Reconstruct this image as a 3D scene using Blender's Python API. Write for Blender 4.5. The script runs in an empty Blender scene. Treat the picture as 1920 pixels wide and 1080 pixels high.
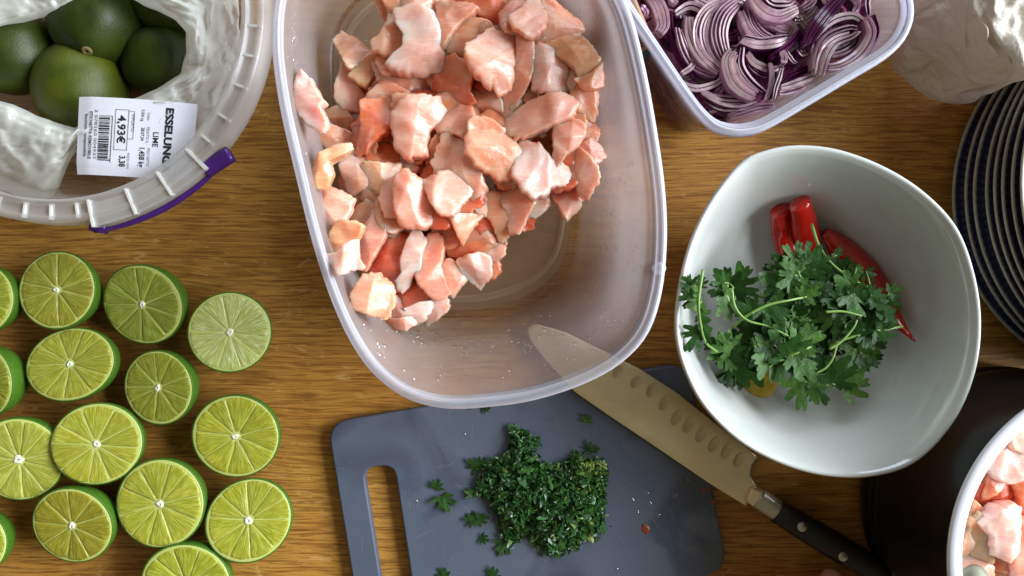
import bpy, bmesh, math, random
from mathutils import Vector, Matrix, noise
from math import sin, cos, pi, radians
rnd = random.Random(7)
C = bpy.context.scene.collection
SC = bpy.context.scene
H = 0.50            # camera height over the table
PX = 3000.0         # photograph pixels per metre on the table

# ------------------------------------------------------------------ camera, world, lamps, exposure
cam_d = bpy.data.cameras.new('camera'); cam = bpy.data.objects.new('camera', cam_d); C.objects.link(cam)
cam.location = (0, 0, H); cam_d.sensor_width = 36
cam_d.lens = 36 * H / (1920 / PX); cam_d.clip_start = 0.02; cam_d.clip_end = 50
SC.camera = cam
W = bpy.data.worlds.new('World'); SC.world = W; W.use_nodes = True
wn = W.node_tree.nodes['Background']
wn.inputs[0].default_value = (1.0, 0.84, 0.58, 1); wn.inputs[1].default_value = 0.18
def area(name, loc, target, sx, sy, power, col):
    d = bpy.data.lights.new(name, 'AREA'); d.shape = 'RECTANGLE'; d.size = sx; d.size_y = sy
    d.energy = power; d.color = col
    o = bpy.data.objects.new(name, d); C.objects.link(o); o.location = loc
    o.rotation_euler = (Vector(target) - Vector(loc)).to_track_quat('-Z', 'Y').to_euler()
area('window_light', (2.60, 0.42, 1.50), (0, 0, 0), 2.3, 1.9, 262, (0.86, 0.93, 1.0))
area('far_window_light', (0.45, 2.70, 1.45), (0, 0, 0), 1.6, 1.2, 38, (0.74, 0.87, 1.0))
VS = SC.view_settings
VS.view_transform = 'Standard'; VS.look = 'None'; VS.exposure = 0.08; VS.gamma = 1
SC.cycles.max_bounces = 12; SC.cycles.transparent_max_bounces = 24
SC.cycles.caustics_reflective = False; SC.cycles.caustics_refractive = False

# ------------------------------------------------------------------ helpers
def P(px, py, z=0.0):
    k = 1 - z / H
    return Vector(((px - 960) / PX * k, (540 - py) / PX * k, z))
def link(name, me, m=None, parent=None, loc=None):
    o = bpy.data.objects.new(name, me); C.objects.link(o)
    if m is not None:
        for q in (m if isinstance(m, (list, tuple)) else [m]): me.materials.append(q)
    if parent is not None: o.parent = parent
    if loc is not None: o.location = loc
    return o
def tag(o, label=None, cat=None, group=None, kind=None):
    if label: o['label'] = label
    if cat: o['category'] = cat
    if group: o['group'] = group
    if kind: o['kind'] = kind
    return o
def thing(name, label, cat, loc=(0, 0, 0), group=None):
    o = bpy.data.objects.new(name, None); C.objects.link(o); o.location = loc; o.empty_display_size = 0.01
    return tag(o, label, cat, group)
def mesh(name, verts, faces, smooth=True, uv=None, mi=None):
    me = bpy.data.meshes.new(name); me.from_pydata([tuple(v) for v in verts], [], faces)
    if smooth: me.polygons.foreach_set('use_smooth', [True] * len(me.polygons))
    if uv is not None:
        l = me.uv_layers.new(name='UVMap')
        for lp in me.loops: l.data[lp.index].uv = uv[lp.vertex_index]
    if mi is not None: me.polygons.foreach_set('material_index', mi)
    me.update(); return me
def loft(rings, cap0=False, cap1=False):
    n = len(rings[0]); V = [p for r in rings for p in r]; F = []
    for i in range(len(rings) - 1):
        for j in range(n):
            a = i * n + j; b = i * n + (j + 1) % n
            F.append((a, b, b + n, a + n))
    if cap0: F.append(tuple(range(n))[::-1])
    if cap1: F.append(tuple((len(rings) - 1) * n + j for j in range(n)))
    return V, F
def cat_closed(pts, n):
    m = len(pts); out = []
    dense = []
    for i in range(m):
        p0, p1, p2, p3 = (Vector(pts[(i + q) % m]) for q in (-1, 0, 1, 2))
        for s in range(16):
            t = s / 16
            dense.append(0.5 * ((2 * p1) + (p2 - p0) * t + (2 * p0 - 5 * p1 + 4 * p2 - p3) * t * t + (3 * p1 - p0 - 3 * p2 + p3) * t ** 3))
    return resample(dense, n, True)
def cat_open(pts, n):
    P_ = [Vector(p) for p in pts]; P_ = [2 * P_[0] - P_[1]] + P_ + [2 * P_[-1] - P_[-2]]
    dense = []
    for i in range(1, len(P_) - 2):
        p0, p1, p2, p3 = P_[i - 1:i + 3]
        for s in range(16):
            t = s / 16
            dense.append(0.5 * ((2 * p1) + (p2 - p0) * t + (2 * p0 - 5 * p1 + 4 * p2 - p3) * t * t + (3 * p1 - p0 - 3 * p2 + p3) * t ** 3))
    dense.append(P_[-2]); return resample(dense, n, False)
def resample(d, n, closed):
    d = [Vector(q) for q in d]
    if closed: d = d + [d[0]]
    L = [0]
    for a, b in zip(d, d[1:]): L.append(L[-1] + (b - a).length)
    out = []; k = 0
    for i in range(n):
        t = L[-1] * i / (n if closed else n - 1)
        while k < len(L) - 2 and L[k + 1] < t: k += 1
        s = (t - L[k]) / max(1e-12, L[k + 1] - L[k]); out.append(d[k].lerp(d[k + 1], min(1, s)))
    return out
def tube(path, radii, seg=8, flat=1.0):
    V = []; n = len(path); path = [Vector(p) for p in path]; rings = []
    for i, p in enumerate(path):
        t = (path[min(n - 1, i + 1)] - path[max(0, i - 1)]).normalized()
        side = t.cross(Vector((0, 0, 1)))
        side = side.normalized() if side.length > 1e-6 else Vector((1, 0, 0))
        up = side.cross(t).normalized(); r = radii[i] if isinstance(radii, (list, tuple)) else radii
        rings.append([p + side * cos(a) * r + up * sin(a) * r * flat for a in (2 * pi * q / seg for q in range(seg))])
    return loft(rings, True, True)
def join(*vfs):
    V = []; F = []
    for v, f in vfs:
        o = len(V); V += list(v); F += [tuple(i + o for i in q) for q in f]
    return V, F
def curve_shape(name, outlines, ext, bevel, res=3):
    cu = bpy.data.curves.new(name, 'CURVE'); cu.dimensions = '2D'; cu.fill_mode = 'BOTH'
    cu.extrude = ext; cu.bevel_depth = bevel; cu.bevel_resolution = res
    for pts in outlines:
        s = cu.splines.new('POLY'); s.points.add(len(pts) - 1); s.use_cyclic_u = True
        for q, p in zip(s.points, pts): q.co = (p[0], p[1], 0, 1)
    o = bpy.data.objects.new(name, cu); C.objects.link(o)
    bpy.context.view_layer.update()
    me = bpy.data.meshes.new_from_object(o.evaluated_get(bpy.context.evaluated_depsgraph_get()))
    bpy.data.objects.remove(o); bpy.data.curves.remove(cu); me.name = name
    return me
def revolve(profile, n=96, cap0=False, cap1=False):
    return loft([[Vector((r * cos(2 * pi * j / n), r * sin(2 * pi * j / n), z)) for j in range(n)] for r, z in profile], cap0, cap1)
def round_poly(pts, rad, seg=6):
    out = []; m = len(pts)
    for i in range(m):
        a, b, c = (Vector(pts[(i + q) % m]) for q in (-1, 0, 1))
        r = rad[i] if isinstance(rad, (list, tuple)) else rad
        u = (a - b).normalized(); v = (c - b).normalized()
        half = math.acos(max(-1, min(1, u.dot(v)))) / 2; d = r / math.tan(half)
        p0 = b + u * d; p1 = b + v * d
        for s in range(seg + 1):
            t = s / seg; out.append((1 - t) ** 2 * p0 + 2 * t * (1 - t) * b + t * t * p1)
    return out
def pip(x, y, poly):
    c = False; n = len(poly); j = n - 1
    for i in range(n):
        a, b = poly[i], poly[j]
        if (a.y > y) != (b.y > y) and x < (b.x - a.x) * (y - a.y) / (b.y - a.y) + a.x: c = not c
        j = i
    return c
def fbm(v, f, o=3): return noise.fractal(Vector(v) * f, 1.0, 2.0, o)

# ------------------------------------------------------------------ materials
class NT:
    def __init__(s, name):
        s.m = bpy.data.materials.new(name); s.m.use_nodes = True; s.t = s.m.node_tree
        s.b = s.t.nodes['Principled BSDF']; s.out = s.t.nodes['Material Output']
    def n(s, t, **kw):
        x = s.t.nodes.new(t)
        for k, v in kw.items(): setattr(x, k, v)
        return x
    def l(s, a, b): s.t.links.new(a, b)
    def coord(s, which='Object', scale=(1, 1, 1), rnd_off=False, rot=(0, 0, 0)):
        c = s.n('ShaderNodeTexCoord'); mp = s.n('ShaderNodeMapping'); mp.inputs['Scale'].default_value = scale
        mp.inputs['Rotation'].default_value = rot
        s.l(c.outputs[which], mp.inputs['Vector'])
        if rnd_off:
            oi = s.n('ShaderNodeObjectInfo'); mu = s.n('ShaderNodeMath', operation='MULTIPLY'); mu.inputs[1].default_value = 37.0
            s.l(oi.outputs['Random'], mu.inputs[0]); s.l(mu.outputs[0], mp.inputs['Location'])
        return mp.outputs[0]
    def noise(s, vec, scale, detail=4, rough=.55, dist=0):
        x = s.n('ShaderNodeTexNoise'); x.inputs['Scale'].default_value = scale; x.inputs['Detail'].default_value = detail
        x.inputs['Roughness'].default_value = rough; x.inputs['Distortion'].default_value = dist
        s.l(vec, x.inputs['Vector']); return x.outputs['Fac']
    def ramp(s, fac, stops):
        r = s.n('ShaderNodeValToRGB'); e = r.color_ramp.elements
        while len(e) < len(stops): e.new(0.5)
        for q, (p, c) in zip(e, stops):
            q.position = p; q.color = (c if hasattr(c, '__len__') else (c, c, c)) + (() if hasattr(c, '__len__') and len(c) == 4 else (1,))
        s.l(fac, r.inputs[0]); return r.outputs[0]
    def mix(s, a, b, fac, mode='MIX'):
        x = s.n('ShaderNodeMix', data_type='RGBA', blend_type=mode)
        for v, i in ((fac, 0), (a, 6), (b, 7)):
            if hasattr(v, 'links') or hasattr(v, 'is_output'): s.l(v, x.inputs[i])
            else: x.inputs[i].default_value = v if i == 0 else tuple(v) + (1,)
        return x.outputs[2]
    def set(s, **kw):
        for k, v in kw.items():
            i = s.b.inputs[k.replace('_', ' ')]
            if hasattr(v, 'is_output'): s.l(v, i)
            else: i.default_value = (tuple(v) + (1,)) if hasattr(v, '__len__') and len(v) == 3 and i.type == 'RGBA' else v
    def fresnel(s, f0=.04, k=.7):
        # Schlick, the same from both sides of a thin wall
        lw = s.n('ShaderNodeLayerWeight'); lw.inputs['Blend'].default_value = .5
        p = s.n('ShaderNodeMath', operation='POWER'); s.l(lw.outputs['Facing'], p.inputs[0]); p.inputs[1].default_value = 5
        m = s.n('ShaderNodeMath', operation='MULTIPLY_ADD'); s.l(p.outputs[0], m.inputs[0]); m.inputs[1].default_value = k; m.inputs[2].default_value = f0
        return m.outputs[0]
    def bump(s, h, strength=.3, dist=.001):
        x = s.n('ShaderNodeBump'); x.inputs['Strength'].default_value = strength; x.inputs['Distance'].default_value = dist
        s.l(h, x.inputs['Height']); s.l(x.outputs[0], s.b.inputs['Normal']); return x.outputs[0]
def simple(name, col, rough=.5, var=.12, scale=120, bump=.0, **kw):
    t = NT(name); v = t.coord(); f = t.noise(v, scale)
    c0 = tuple(c * (1 - var) for c in col); c1 = tuple(min(1, c * (1 + var)) for c in col)
    t.set(Base_Color=t.ramp(f, [(.3, c0), (.7, c1)]), Roughness=rough, **kw)
    if bump: t.bump(t.noise(t.coord(), scale * 3), bump, .0006)
    return t.m
def emis_free(t, shader): t.l(shader, t.out.inputs['Surface'])

def m_wood():
    t = NT('oak')
    w = t.n('ShaderNodeTexCoord'); wn_ = t.n('ShaderNodeTexNoise'); wn_.inputs['Scale'].default_value = 9; wn_.inputs['Detail'].default_value = 2
    t.l(w.outputs['Object'], wn_.inputs['Vector'])
    off = t.n('ShaderNodeVectorMath', operation='MULTIPLY_ADD'); t.l(wn_.outputs['Color'], off.inputs[0]); off.inputs[1].default_value = (0, .012, 0); t.l(w.outputs['Object'], off.inputs[2])
    def cs(sc):
        m = t.n('ShaderNodeMapping'); m.inputs['Scale'].default_value = sc; t.l(off.outputs[0], m.inputs['Vector']); return m.outputs[0]
    big = t.noise(cs((1.2, 11, 1)), 2.4, 4, .55, .5)
    mid = t.noise(cs((5, 95, 1)), 2.0, 4, .6, .2)
    fine = t.noise(cs((14, 330, 1)), 2.0, 3, .6, .15)
    pore = t.noise(cs((34, 620, 1)), 1.7, 2, .5, .1)
    fleck = t.noise(cs((34, 95, 1)), 2.0, 3, .55, 1.6)
    c = t.ramp(big, [(.25, (.41, .180, .030)), (.5, (.49, .238, .044)), (.75, (.56, .30, .065))])
    c = t.mix(c, (.28, .11, .017), t.ramp(mid, [(.34, .34), (.56, 0.0)]))
    c = t.mix(c, (.20, .078, .014), t.ramp(fine, [(.40, .75), (.54, 0.0)]))
    c = t.mix(c, (.17, .06, .011), t.ramp(pore, [(.36, .65), (.45, 0.0)]))
    c = t.mix(c, (.66, .41, .15), t.ramp(fleck, [(.60, 0.0), (.72, .45)]))
    t.set(Base_Color=c, Roughness=t.ramp(mid, [(.3, .50), (.7, .40)]), Specular_IOR_Level=.3)
    t.bump(t.mix(fine, pore, .5), .2, .0005); return t.m
def m_plastic(name, col, clear, rough=.28, spec_mix=.06, grain=True, edge=.5, transl=.5, ek=.9, nz=.24, nsc=28, bst=.25):
    """translucent moulded plastic: part clear, part milky (diffuse + translucent), thin gloss"""
    t = NT(name); t.t.nodes.remove(t.b)
    tr = t.n('ShaderNodeBsdfTransparent'); tr.inputs[0].default_value = (.97, .97, .98, 1)
    df = t.n('ShaderNodeBsdfDiffuse'); df.inputs[0].default_value = col + (1,)
    tl = t.n('ShaderNodeBsdfTranslucent'); tl.inputs[0].default_value = col + (1,)
    gl = t.n('ShaderNodeBsdfGlossy'); gl.inputs[0].default_value = (1, 1, 1, 1); gl.inputs['Roughness'].default_value = rough
    if grain:
        bp = t.n('ShaderNodeBump'); bp.inputs['Strength'].default_value = bst; bp.inputs['Distance'].default_value = .0008 if bst < .3 else .004
        t.l(t.noise(t.coord(), 90, 4, .6, 0 if bst < .3 else 2.5), bp.inputs['Height'])
        for q in (gl, df): t.l(bp.outputs[0], q.inputs['Normal'])
    milk = t.n('ShaderNodeMixShader'); milk.inputs[0].default_value = transl
    t.l(df.outputs[0], milk.inputs[1]); t.l(tl.outputs[0], milk.inputs[2])
    lw = t.n('ShaderNodeLayerWeight'); lw.inputs['Blend'].default_value = edge
    a = t.n('ShaderNodeMath', operation='MULTIPLY_ADD'); t.l(lw.outputs['Facing'], a.inputs[0]); a.inputs[1].default_value = ek; a.inputs[2].default_value = 1 - clear
    b = t.n('ShaderNodeMath', operation='ADD', use_clamp=True); t.l(a.outputs[0], b.inputs[0])
    nv = t.n('ShaderNodeMath', operation='MULTIPLY_ADD'); t.l(t.noise(t.coord(), nsc, 5, .6, .8 if nsc > 30 else 0), nv.inputs[0]); nv.inputs[1].default_value = nz if grain else 0; nv.inputs[2].default_value = -nz / 2 if grain else 0
    t.l(nv.outputs[0], b.inputs[1])
    m1 = t.n('ShaderNodeMixShader'); t.l(b.outputs[0], m1.inputs[0]); t.l(tr.outputs[0], m1.inputs[1]); t.l(milk.outputs[0], m1.inputs[2])
    m2 = t.n('ShaderNodeMixShader'); m2.inputs[0].default_value = spec_mix
    t.l(t.fresnel(.04, .35), m2.inputs[0])
    t.l(m1.outputs[0], m2.inputs[1]); t.l(gl.outputs[0], m2.inputs[2]); emis_free(t, m2.outputs[0]); return t.m
def m_chicken(name, c1, c2, c3, fat=.68, blood=0.0):
    t = NT(name); v = t.coord(rnd_off=True)
    f = t.noise(v, 55, 3, .5, .6); c = t.ramp(f, [(.28, c1), (.5, c2), (.72, c3)])
    fib = t.noise(t.coord(scale=(1, 5, 2), rnd_off=True, rot=(.3, .2, .6)), 110, 4, .6, .8)
    c = t.mix(c, tuple(min(1, q * 1.25 + .05) for q in c3), t.ramp(fib, [(.50, 0.0), (.75, .38)]))
    c = t.mix(c, (.86, .68, .59), t.ramp(t.noise(v, 38, 4, .6, 1.0), [(fat, 0.0), (fat + .14, .75)]))
    if blood: c = t.mix(c, (.50, .045, .012), t.ramp(t.noise(v, 44, 2, .5, .5), [(.56, 0.0), (.72, blood)]))
    t.set(Base_Color=c, Roughness=t.ramp(t.noise(v, 160, 3), [(.35, .20), (.7, .42)]), Subsurface_Weight=1.0, Subsurface_Radius=(1.0, .38, .22),
          Subsurface_Scale=.0115, Coat_Weight=.6, Coat_Roughness=.12)
    hmix = t.mix(t.noise(v, 130, 5, .65), fib, .45)
    t.bump(hmix, .35, .0014)
    cb = t.n('ShaderNodeBump'); cb.inputs['Strength'].default_value = .9; cb.inputs['Distance'].default_value = .0022
    t.l(t.noise(v, 210, 3, .55), cb.inputs['Height']); t.l(cb.outputs[0], t.b.inputs['Coat Normal']); return t.m
M = {}
M['wood'] = m_wood()
M['clear'] = m_plastic('clear_outer_skin', (.8, .8, .84), .98, .2, grain=False, edge=.12, ek=.2)
M['box'] = m_plastic('frosted_box_plastic', (.80, .74, .76), .93, ek=.38)
M['box_floor'] = m_plastic('frosted_floor_plastic', (.90, .76, .58), .70)
M['box_rim'] = m_plastic('frosted_rim_plastic', (.76, .76, .84), .62, .32)
M['tub'] = m_plastic('clear_tub_plastic', (.72, .72, .80), .93, .15, edge=.3, ek=.22)
M['tub_rim'] = m_plastic('tub_rim_plastic', (.78, .79, .90), .38, .15)
M['pail'] = m_plastic('pail_plastic', (.78, .75, .72), .92, .2, edge=.35, ek=.3)
M['pail_rim'] = m_plastic('pail_rim_plastic', (.84, .83, .80), .72, .3, ek=.35)
M['rib'] = m_plastic('rib_plastic', (.90, .89, .86), .15, .25)
M['film'] = m_plastic('bag_film', (.97, .98, .92), .36, .25, edge=.5, transl=.5, ek=.6, nz=.40, nsc=36, bst=.29)
M['purple'] = simple('purple_plastic', (.055, .010, .15), .3, .15)
M['paper_label'] = simple('label_paper', (.78, .77, .86), .6, .03)
M['ink'] = simple('black_ink', (.012, .012, .016), .6, .05)
M['grey_ink'] = simple('grey_ink', (.16, .15, .17), .6, .05)
M['kraft'] = simple('kraft_label', (.50, .31, .19), .6, .08)
M['teal'] = simple('teal_print', (.01, .11, .15), .5, .05)
CH = {
 'pale': m_chicken('chicken_pale_pink', (.76, .32, .20), (.82, .42, .30), (.87, .57, .46), .61, .22),
 'pink': m_chicken('chicken_pink', (.74, .25, .15), (.80, .34, .23), (.85, .48, .37), .63, .35),
 'coral': m_chicken('chicken_coral', (.68, .14, .05), (.76, .24, .11), (.83, .39, .25), .64, .5),
 'peach': m_chicken('chicken_peach', (.74, .27, .13), (.80, .37, .22), (.85, .50, .36), .61, .3),
 'tan': m_chicken('chicken_tan', (.68, .31, .14), (.76, .40, .22), (.82, .52, .36), .60, .12),
 'white': m_chicken('chicken_fat_white', (.78, .38, .28), (.83, .51, .42), (.87, .67, .60), .55, .12),
 'red': m_chicken('chicken_red', (.60, .075, .025), (.70, .14, .06), (.78, .28, .16), .66, .55)}

# ------------------------------------------------------------------ table
V = [(-1.2, -1.0, 0), (1.2, -1.0, 0), (1.2, 1.0, 0), (-1.2, 1.0, 0), (-1.2, -1.0, -.03), (1.2, -1.0, -.03), (1.2, 1.0, -.03), (-1.2, 1.0, -.03)]
tb = link('table_top', mesh('table_top', V, [(0, 1, 2, 3), (7, 6, 5, 4), (0, 4, 5, 1), (1, 5, 6, 2), (2, 6, 7, 3), (3, 7, 4, 0)], False), M['wood'])
tag(tb, 'oak table top with horizontal grain', None, None, 'structure')

# ------------------------------------------------------------------ cutting board
def T2(pts, z): return [P(x, y, z).to_2d() for x, y in pts]
M['board'] = None
def m_board():
    t = NT('board_plastic'); v = t.coord()
    c = t.ramp(t.noise(v, 14, 4), [(.3, (.078, .096, .135)), (.7, (.108, .128, .172))])
    wet = t.ramp(t.noise(v, 17, 3, .5, .8), [(.55, 0.0), (.66, 1.0)])
    c = t.mix(c, (.060, .072, .108), t.mix((0, 0, 0), wet, .9))
    sc = t.noise(t.coord(scale=(5, 90, 1), rot=(0, 0, .9)), 9, 2, .5)
    sc2 = t.noise(t.coord(scale=(80, 4, 1), rot=(0, 0, .35)), 9, 2, .5)
    c = t.mix(c, (.21, .23, .30), t.ramp(sc, [(.70, 0.0), (.76, .35)]))
    c = t.mix(c, (.20, .22, .29), t.ramp(sc2, [(.72, 0.0), (.77, .35)]))
    t.set(Base_Color=c, Roughness=t.ramp(wet, [(0, .52), (1, .3)]), Specular_IOR_Level=.4)
    t.bump(t.noise(v, 900, 2), .22, .0004); return t.m
M['board'] = m_board()
zb = .008
outl = round_poly(T2([(617, 796), (1286, 684), (1362, 1070), (683, 1196)], zb), [.013, .013, .014, .014], 10)
slot = round_poly(T2([(676, 873), (742, 868), (785, 1148), (722, 1160)], zb), .0098, 10)
bd = thing('cutting_board', 'grey blue plastic cutting board with long slot handle', 'cutting board', P(985, 940, 0))
def rel(pts, o): return [Vector((p[0] - o.location.x, p[1] - o.location.y)) for p in pts]
me = curve_shape('board_slab', [rel(outl, bd), rel(slot, bd)], .0026, .0012)
link('board_slab', me, M['board'], bd, (0, 0, .0042))
M['water'] = None
def m_water(name, col=(1, 1, 1)):
    t = NT(name); t.t.nodes.remove(t.b)
    tr = t.n('ShaderNodeBsdfTransparent'); tr.inputs[0].default_value = col + (1,)
    gl = t.n('ShaderNodeBsdfGlossy'); gl.inputs['Roughness'].default_value = .10
    mx = t.n('ShaderNodeMixShader'); t.l(t.fresnel(.12, .8), mx.inputs[0]); t.l(tr.outputs[0], mx.inputs[1]); t.l(gl.outputs[0], mx.inputs[2])
    emis_free(t, mx.outputs[0]); return t.m
M['water'] = m_water('water')
def drop_cap(c, nrm, rx, ry, h, seg=8, ang=0):
    nrm = nrm.normalized(); u = nrm.orthogonal().normalized(); w = nrm.cross(u)
    u, w = u * cos(ang) + w * sin(ang), w * cos(ang) - u * sin(ang)
    rings = [[c + u * cos(a) * rx * s + w * sin(a) * ry * s + nrm * h * hh for a in (2 * pi * q / seg for q in range(seg))] for s, hh in ((1, 0), (.8, .6), (.4, .92))]
    v, f = loft(rings, False, True); return v, f
# knife scars in the plastic
SV = []; SF = []; rs = random.Random(11)
for q in range(150):
    px, py = rs.uniform(760, 1300), rs.uniform(770, 1080); an = rs.choice([.95, .95, 1.05, .6, -.5, 1.4]) + rs.gauss(0, .18); ln = rs.uniform(.004, .030) * rs.random() ** .5; wd = rs.uniform(.00005, .00011)
    c = P(px, py, .00812); d = Vector((cos(an), -sin(an), 0)); e = Vector((-d.y, d.x, 0))
    if not pip(c.x, c.y, [Vector(p) for p in outl]) or not pip((c + d * ln).x, (c + d * ln).y, [Vector(p) for p in outl]) : continue
    o = len(SV); m_ = c + d * ln * .5 + e * rs.gauss(0, .0004)
    for p, w_ in ((c, .3), (m_, 1), (c + d * ln, .3)): SV += [p - e * wd * w_ - Vector(bd.location), p + e * wd * w_ - Vector(bd.location)]
    SF += [(o, o + 2, o + 3, o + 1), (o + 2, o + 4, o + 5, o + 3)]
M['scar_line'] = simple('scored_plastic', (.20, .225, .27), .7, .3, 300)
link('knife_scars', mesh('knife_scars', SV, SF, False), M['scar_line'], bd)
ds = []
for px, py, r in [(1180, 938, 9), (1215, 945, 7), (1190, 962, 8), (1228, 968, 9), (1212, 925, 5), (1265, 930, 6), (1110, 1010, 5), (870, 815, 4), (780, 940, 4), (1250, 1000, 5), (1155, 1068, 5), (1300, 990, 4), (1150, 770, 4), (950, 790, 3), (1290, 900, 4)]:
    ds.append(drop_cap(P(px, py, .0081), Vector((0, 0, 1)), r / PX, r * .8 / PX, .00035, 12, px))
tag(link('water_droplets', mesh('water_droplets', *join(*ds)), M['water']), 'clear water droplets on the grey board', None, None, 'stuff')
M['stain'] = simple('meat_juice', (.26, .055, .02), .35, .3, 300)
ds = []
for px, py, rx, ry in [(1211, 993, 9, 8), (1322, 918, 7, 4), (1337, 942, 3, 5), (1207, 985, 4, 3)]:
    ds.append(drop_cap(P(px, py, .0081), Vector((0, 0, 1)), rx / PX, ry / PX, .0006, 10, px))
link('juice_spot', mesh('juice_spot', *join(*ds)), M['stain'], bd); bpy.data.objects['juice_spot'].location = -bd.location

# ------------------------------------------------------------------ knife
def m_steel(name, col, rough, grain=.06):
    t = NT(name); v = t.coord(scale=(1, 1, 1))
    br = t.noise(t.coord(scale=(12, 700, 40), rot=(0, 0, radians(37.5))), 1.5, 3)
    t.set(Base_Color=t.ramp(t.noise(v, 40, 4), [(.3, tuple(c * .88 for c in col)), (.7, col)]), Metallic=1.0, Roughness=t.ramp(br, [(.3, rough * .8), (.7, rough * 1.25)]))
    
    if grain: t.bump(br, grain, .0003)
    return t.m
M['steel'] = m_steel('brushed_steel', (.93, .83, .54), .42)  # yellow in the colour stands in for warm surroundings reflected by the blade
M['rivet'] = m_steel('rivet_steel', (.62, .60, .52), .4)
M['bolster'] = m_steel('bolster_steel', (.60, .57, .48), .42, 0)
M['handle'] = simple('black_handle', (.010, .010, .012), .38, .3, 200)
zk = .0105
kn = thing('kitchen_knife', 'steel kitchen knife with dimpled blade and riveted black handle, under the box and bowl edges', 'knife', P(1400, 905, 0))
blade = [(988, 612), (1004, 606), (1060, 622), (1130, 657), (1200, 692), (1270, 736), (1340, 792), (1422, 858), (1411, 876), (1408, 898), (1422, 915), (1398, 948), (1330, 906), (1230, 838), (1140, 778), (1078, 735), (1020, 672), (992, 636)]
bl = resample([P(x, y, zk) for x, y in blade], 120, True)
o_ = kn.location
# wedge section: thick at the spine, thin at the edge
sp0, sp1 = P(1078, 735, zk), P(1398, 948, zk); sd = (sp1 - sp0).normalized(); pn = Vector((-sd.y, sd.x, 0))
def th(p):
    w = max(0, min(1, (p - sp0).dot(pn) / .038)); return .0011 * (1 - w) + .00025
Vt = []; n = len(bl)
cen = P(1215, 780, zk)
rings = []
for s, q in ((1, -1), (1, 1), (.97, 1), (.6, 1), (.25, 1)):
    rings.append([(cen.lerp(p, s) - Vector(o_)).xy.to_3d() + Vector((0, 0, zk + q * (th(cen.lerp(p, s)) - (.0002 if s == 1 else 0)))) for p in bl])
link('blade', mesh('blade', *loft(rings, True, True)), M['steel'], kn)
axis = (P(1690, 1098, 0) - P(1437, 940, 0)).normalized(); perp = Vector((-axis.y, axis.x, 0))
M['dimple'] = m_steel('dimple_steel', (.66, .59, .40), .36)
for i, (x, y) in enumerate([(1158, 697), (1192, 716), (1222, 730), (1246, 755), (1268, 783), (1290, 797), (1314, 815), (1338, 833), (1362, 846), (1385, 862)]):
    c = P(x, y, zk); zt = zk + th(c) + .00012
    rr = []
    for s, dz in ((1, .00035), (.9, .0003), (.6, .00012), (.2, .00003)):
        rr.append([(c - Vector(o_)).xy.to_3d() + perp * cos(a) * .0052 * s * (1 if i > 1 else .8) + axis * sin(a) * .0028 * s + perp * 0 + Vector((0, 0, zt + dz)) for a in (2 * pi * q / 20 for q in range(20))])
    link('dimple', mesh('dimple', *loft(rr, False, True)), M['dimple'], kn)
def bar(c0, c1, w0, w1, h0, h1, zc, n=24, e=3.0, segs=10, taper=None):
    c0 = Vector(c0); c1 = Vector(c1); d = (c1 - c0); ax = d.normalized(); pr = Vector((-ax.y, ax.x, 0)); rings = []
    for i in range(segs + 1):
        t = i / segs; w = w0 + (w1 - w0) * t; h = h0 + (h1 - h0) * t
        if taper: w *= taper(t)
        r = []
        for q in range(n):
            a = 2 * pi * q / n; ca, sa = cos(a), sin(a)
            x = math.copysign(abs(ca) ** (2 / e), ca); z = math.copysign(abs(sa) ** (2 / e), sa)
            r.append(c0 + d * t + pr * x * w + Vector((0, 0, zc + z * h)))
        rings.append(r)
    return loft(rings, True, True)
zh = .0125
L = lambda x, y, z=zh: (P(x, y, z) - Vector(o_)).xy.to_3d()
link('bolster_neck', mesh('bolster_neck', *bar(L(1404, 926), L(1420, 934), .0048, .0062, .0022, .0052, .0118, e=4)), M['steel'], kn)
link('bolster', mesh('bolster', *bar(L(1419, 932), L(1456, 957), .0066, .0067, .0062, .0072, .0122, e=2.3)), M['bolster'], kn)
link('handle', mesh('handle', *bar(L(1456, 957), L(1722, 1118), .0072, .0082, .0078, .0082, .0124, e=3.6, segs=20, taper=lambda t: 1 + .10 * sin(t * 5) - .35 * max(0, t - .9) * 10 * .3)), M['handle'], kn)
for x, y in ((1504, 988), (1581, 1044), (1655, 1092)):
    c = L(x, y, .0205); v, f = loft([[c + Vector((cos(a) * r, sin(a) * r, z)) for a in (2 * pi * q / 24 for q in range(24))] for r, z in ((.0029, .0195), (.0029, .0207), (.0026, .0209))], False, True)
    link('rivet', mesh('rivet', v, f), M['rivet'], kn)

# ------------------------------------------------------------------ chicken box
ZR = .118
rim_px = [(518, 0), (513, 60), (516, 120), (530, 210), (558, 330), (585, 440), (618, 545), (655, 630), (700, 696), (760, 742), (830, 762), (910, 760), (1000, 747), (1095, 716), (1165, 676), (1213, 622), (1238, 545), (1247, 450), (1243, 350), (1226, 230), (1205, 120), (1182, 30), (1160, -20), (1130, -62), (1075, -115), (960, -160), (820, -175), (680, -150), (580, -100), (535, -50)]
NB = 140
rimW = [P(p.x, p.y, ZR) for p in cat_closed(rim_px, NB)]
def inset(pts, d):
    n = len(pts); sg = 1 if sum(a.x * b.y - b.x * a.y for a, b in zip(pts, pts[1:] + pts[:1])) > 0 else -1; out = []
    for i, p in enumerate(pts):
        t = (pts[(i + 1) % n] - pts[i - 1]).xy.normalized(); out.append(p - Vector((t.y, -t.x, 0)) * sg * d)
    return out
rimW = inset(rimW, .0033)
floor_px = [(628, 60), (622, 150), (630, 260), (650, 380), (685, 480), (740, 545), (810, 585), (890, 590), (960, 575), (1020, 545), (1058, 500), (1074, 440), (1078, 370), (1070, 260), (1055, 150), (1035, 60), (1000, 0), (900, -40), (780, -45), (680, -10)]
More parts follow.
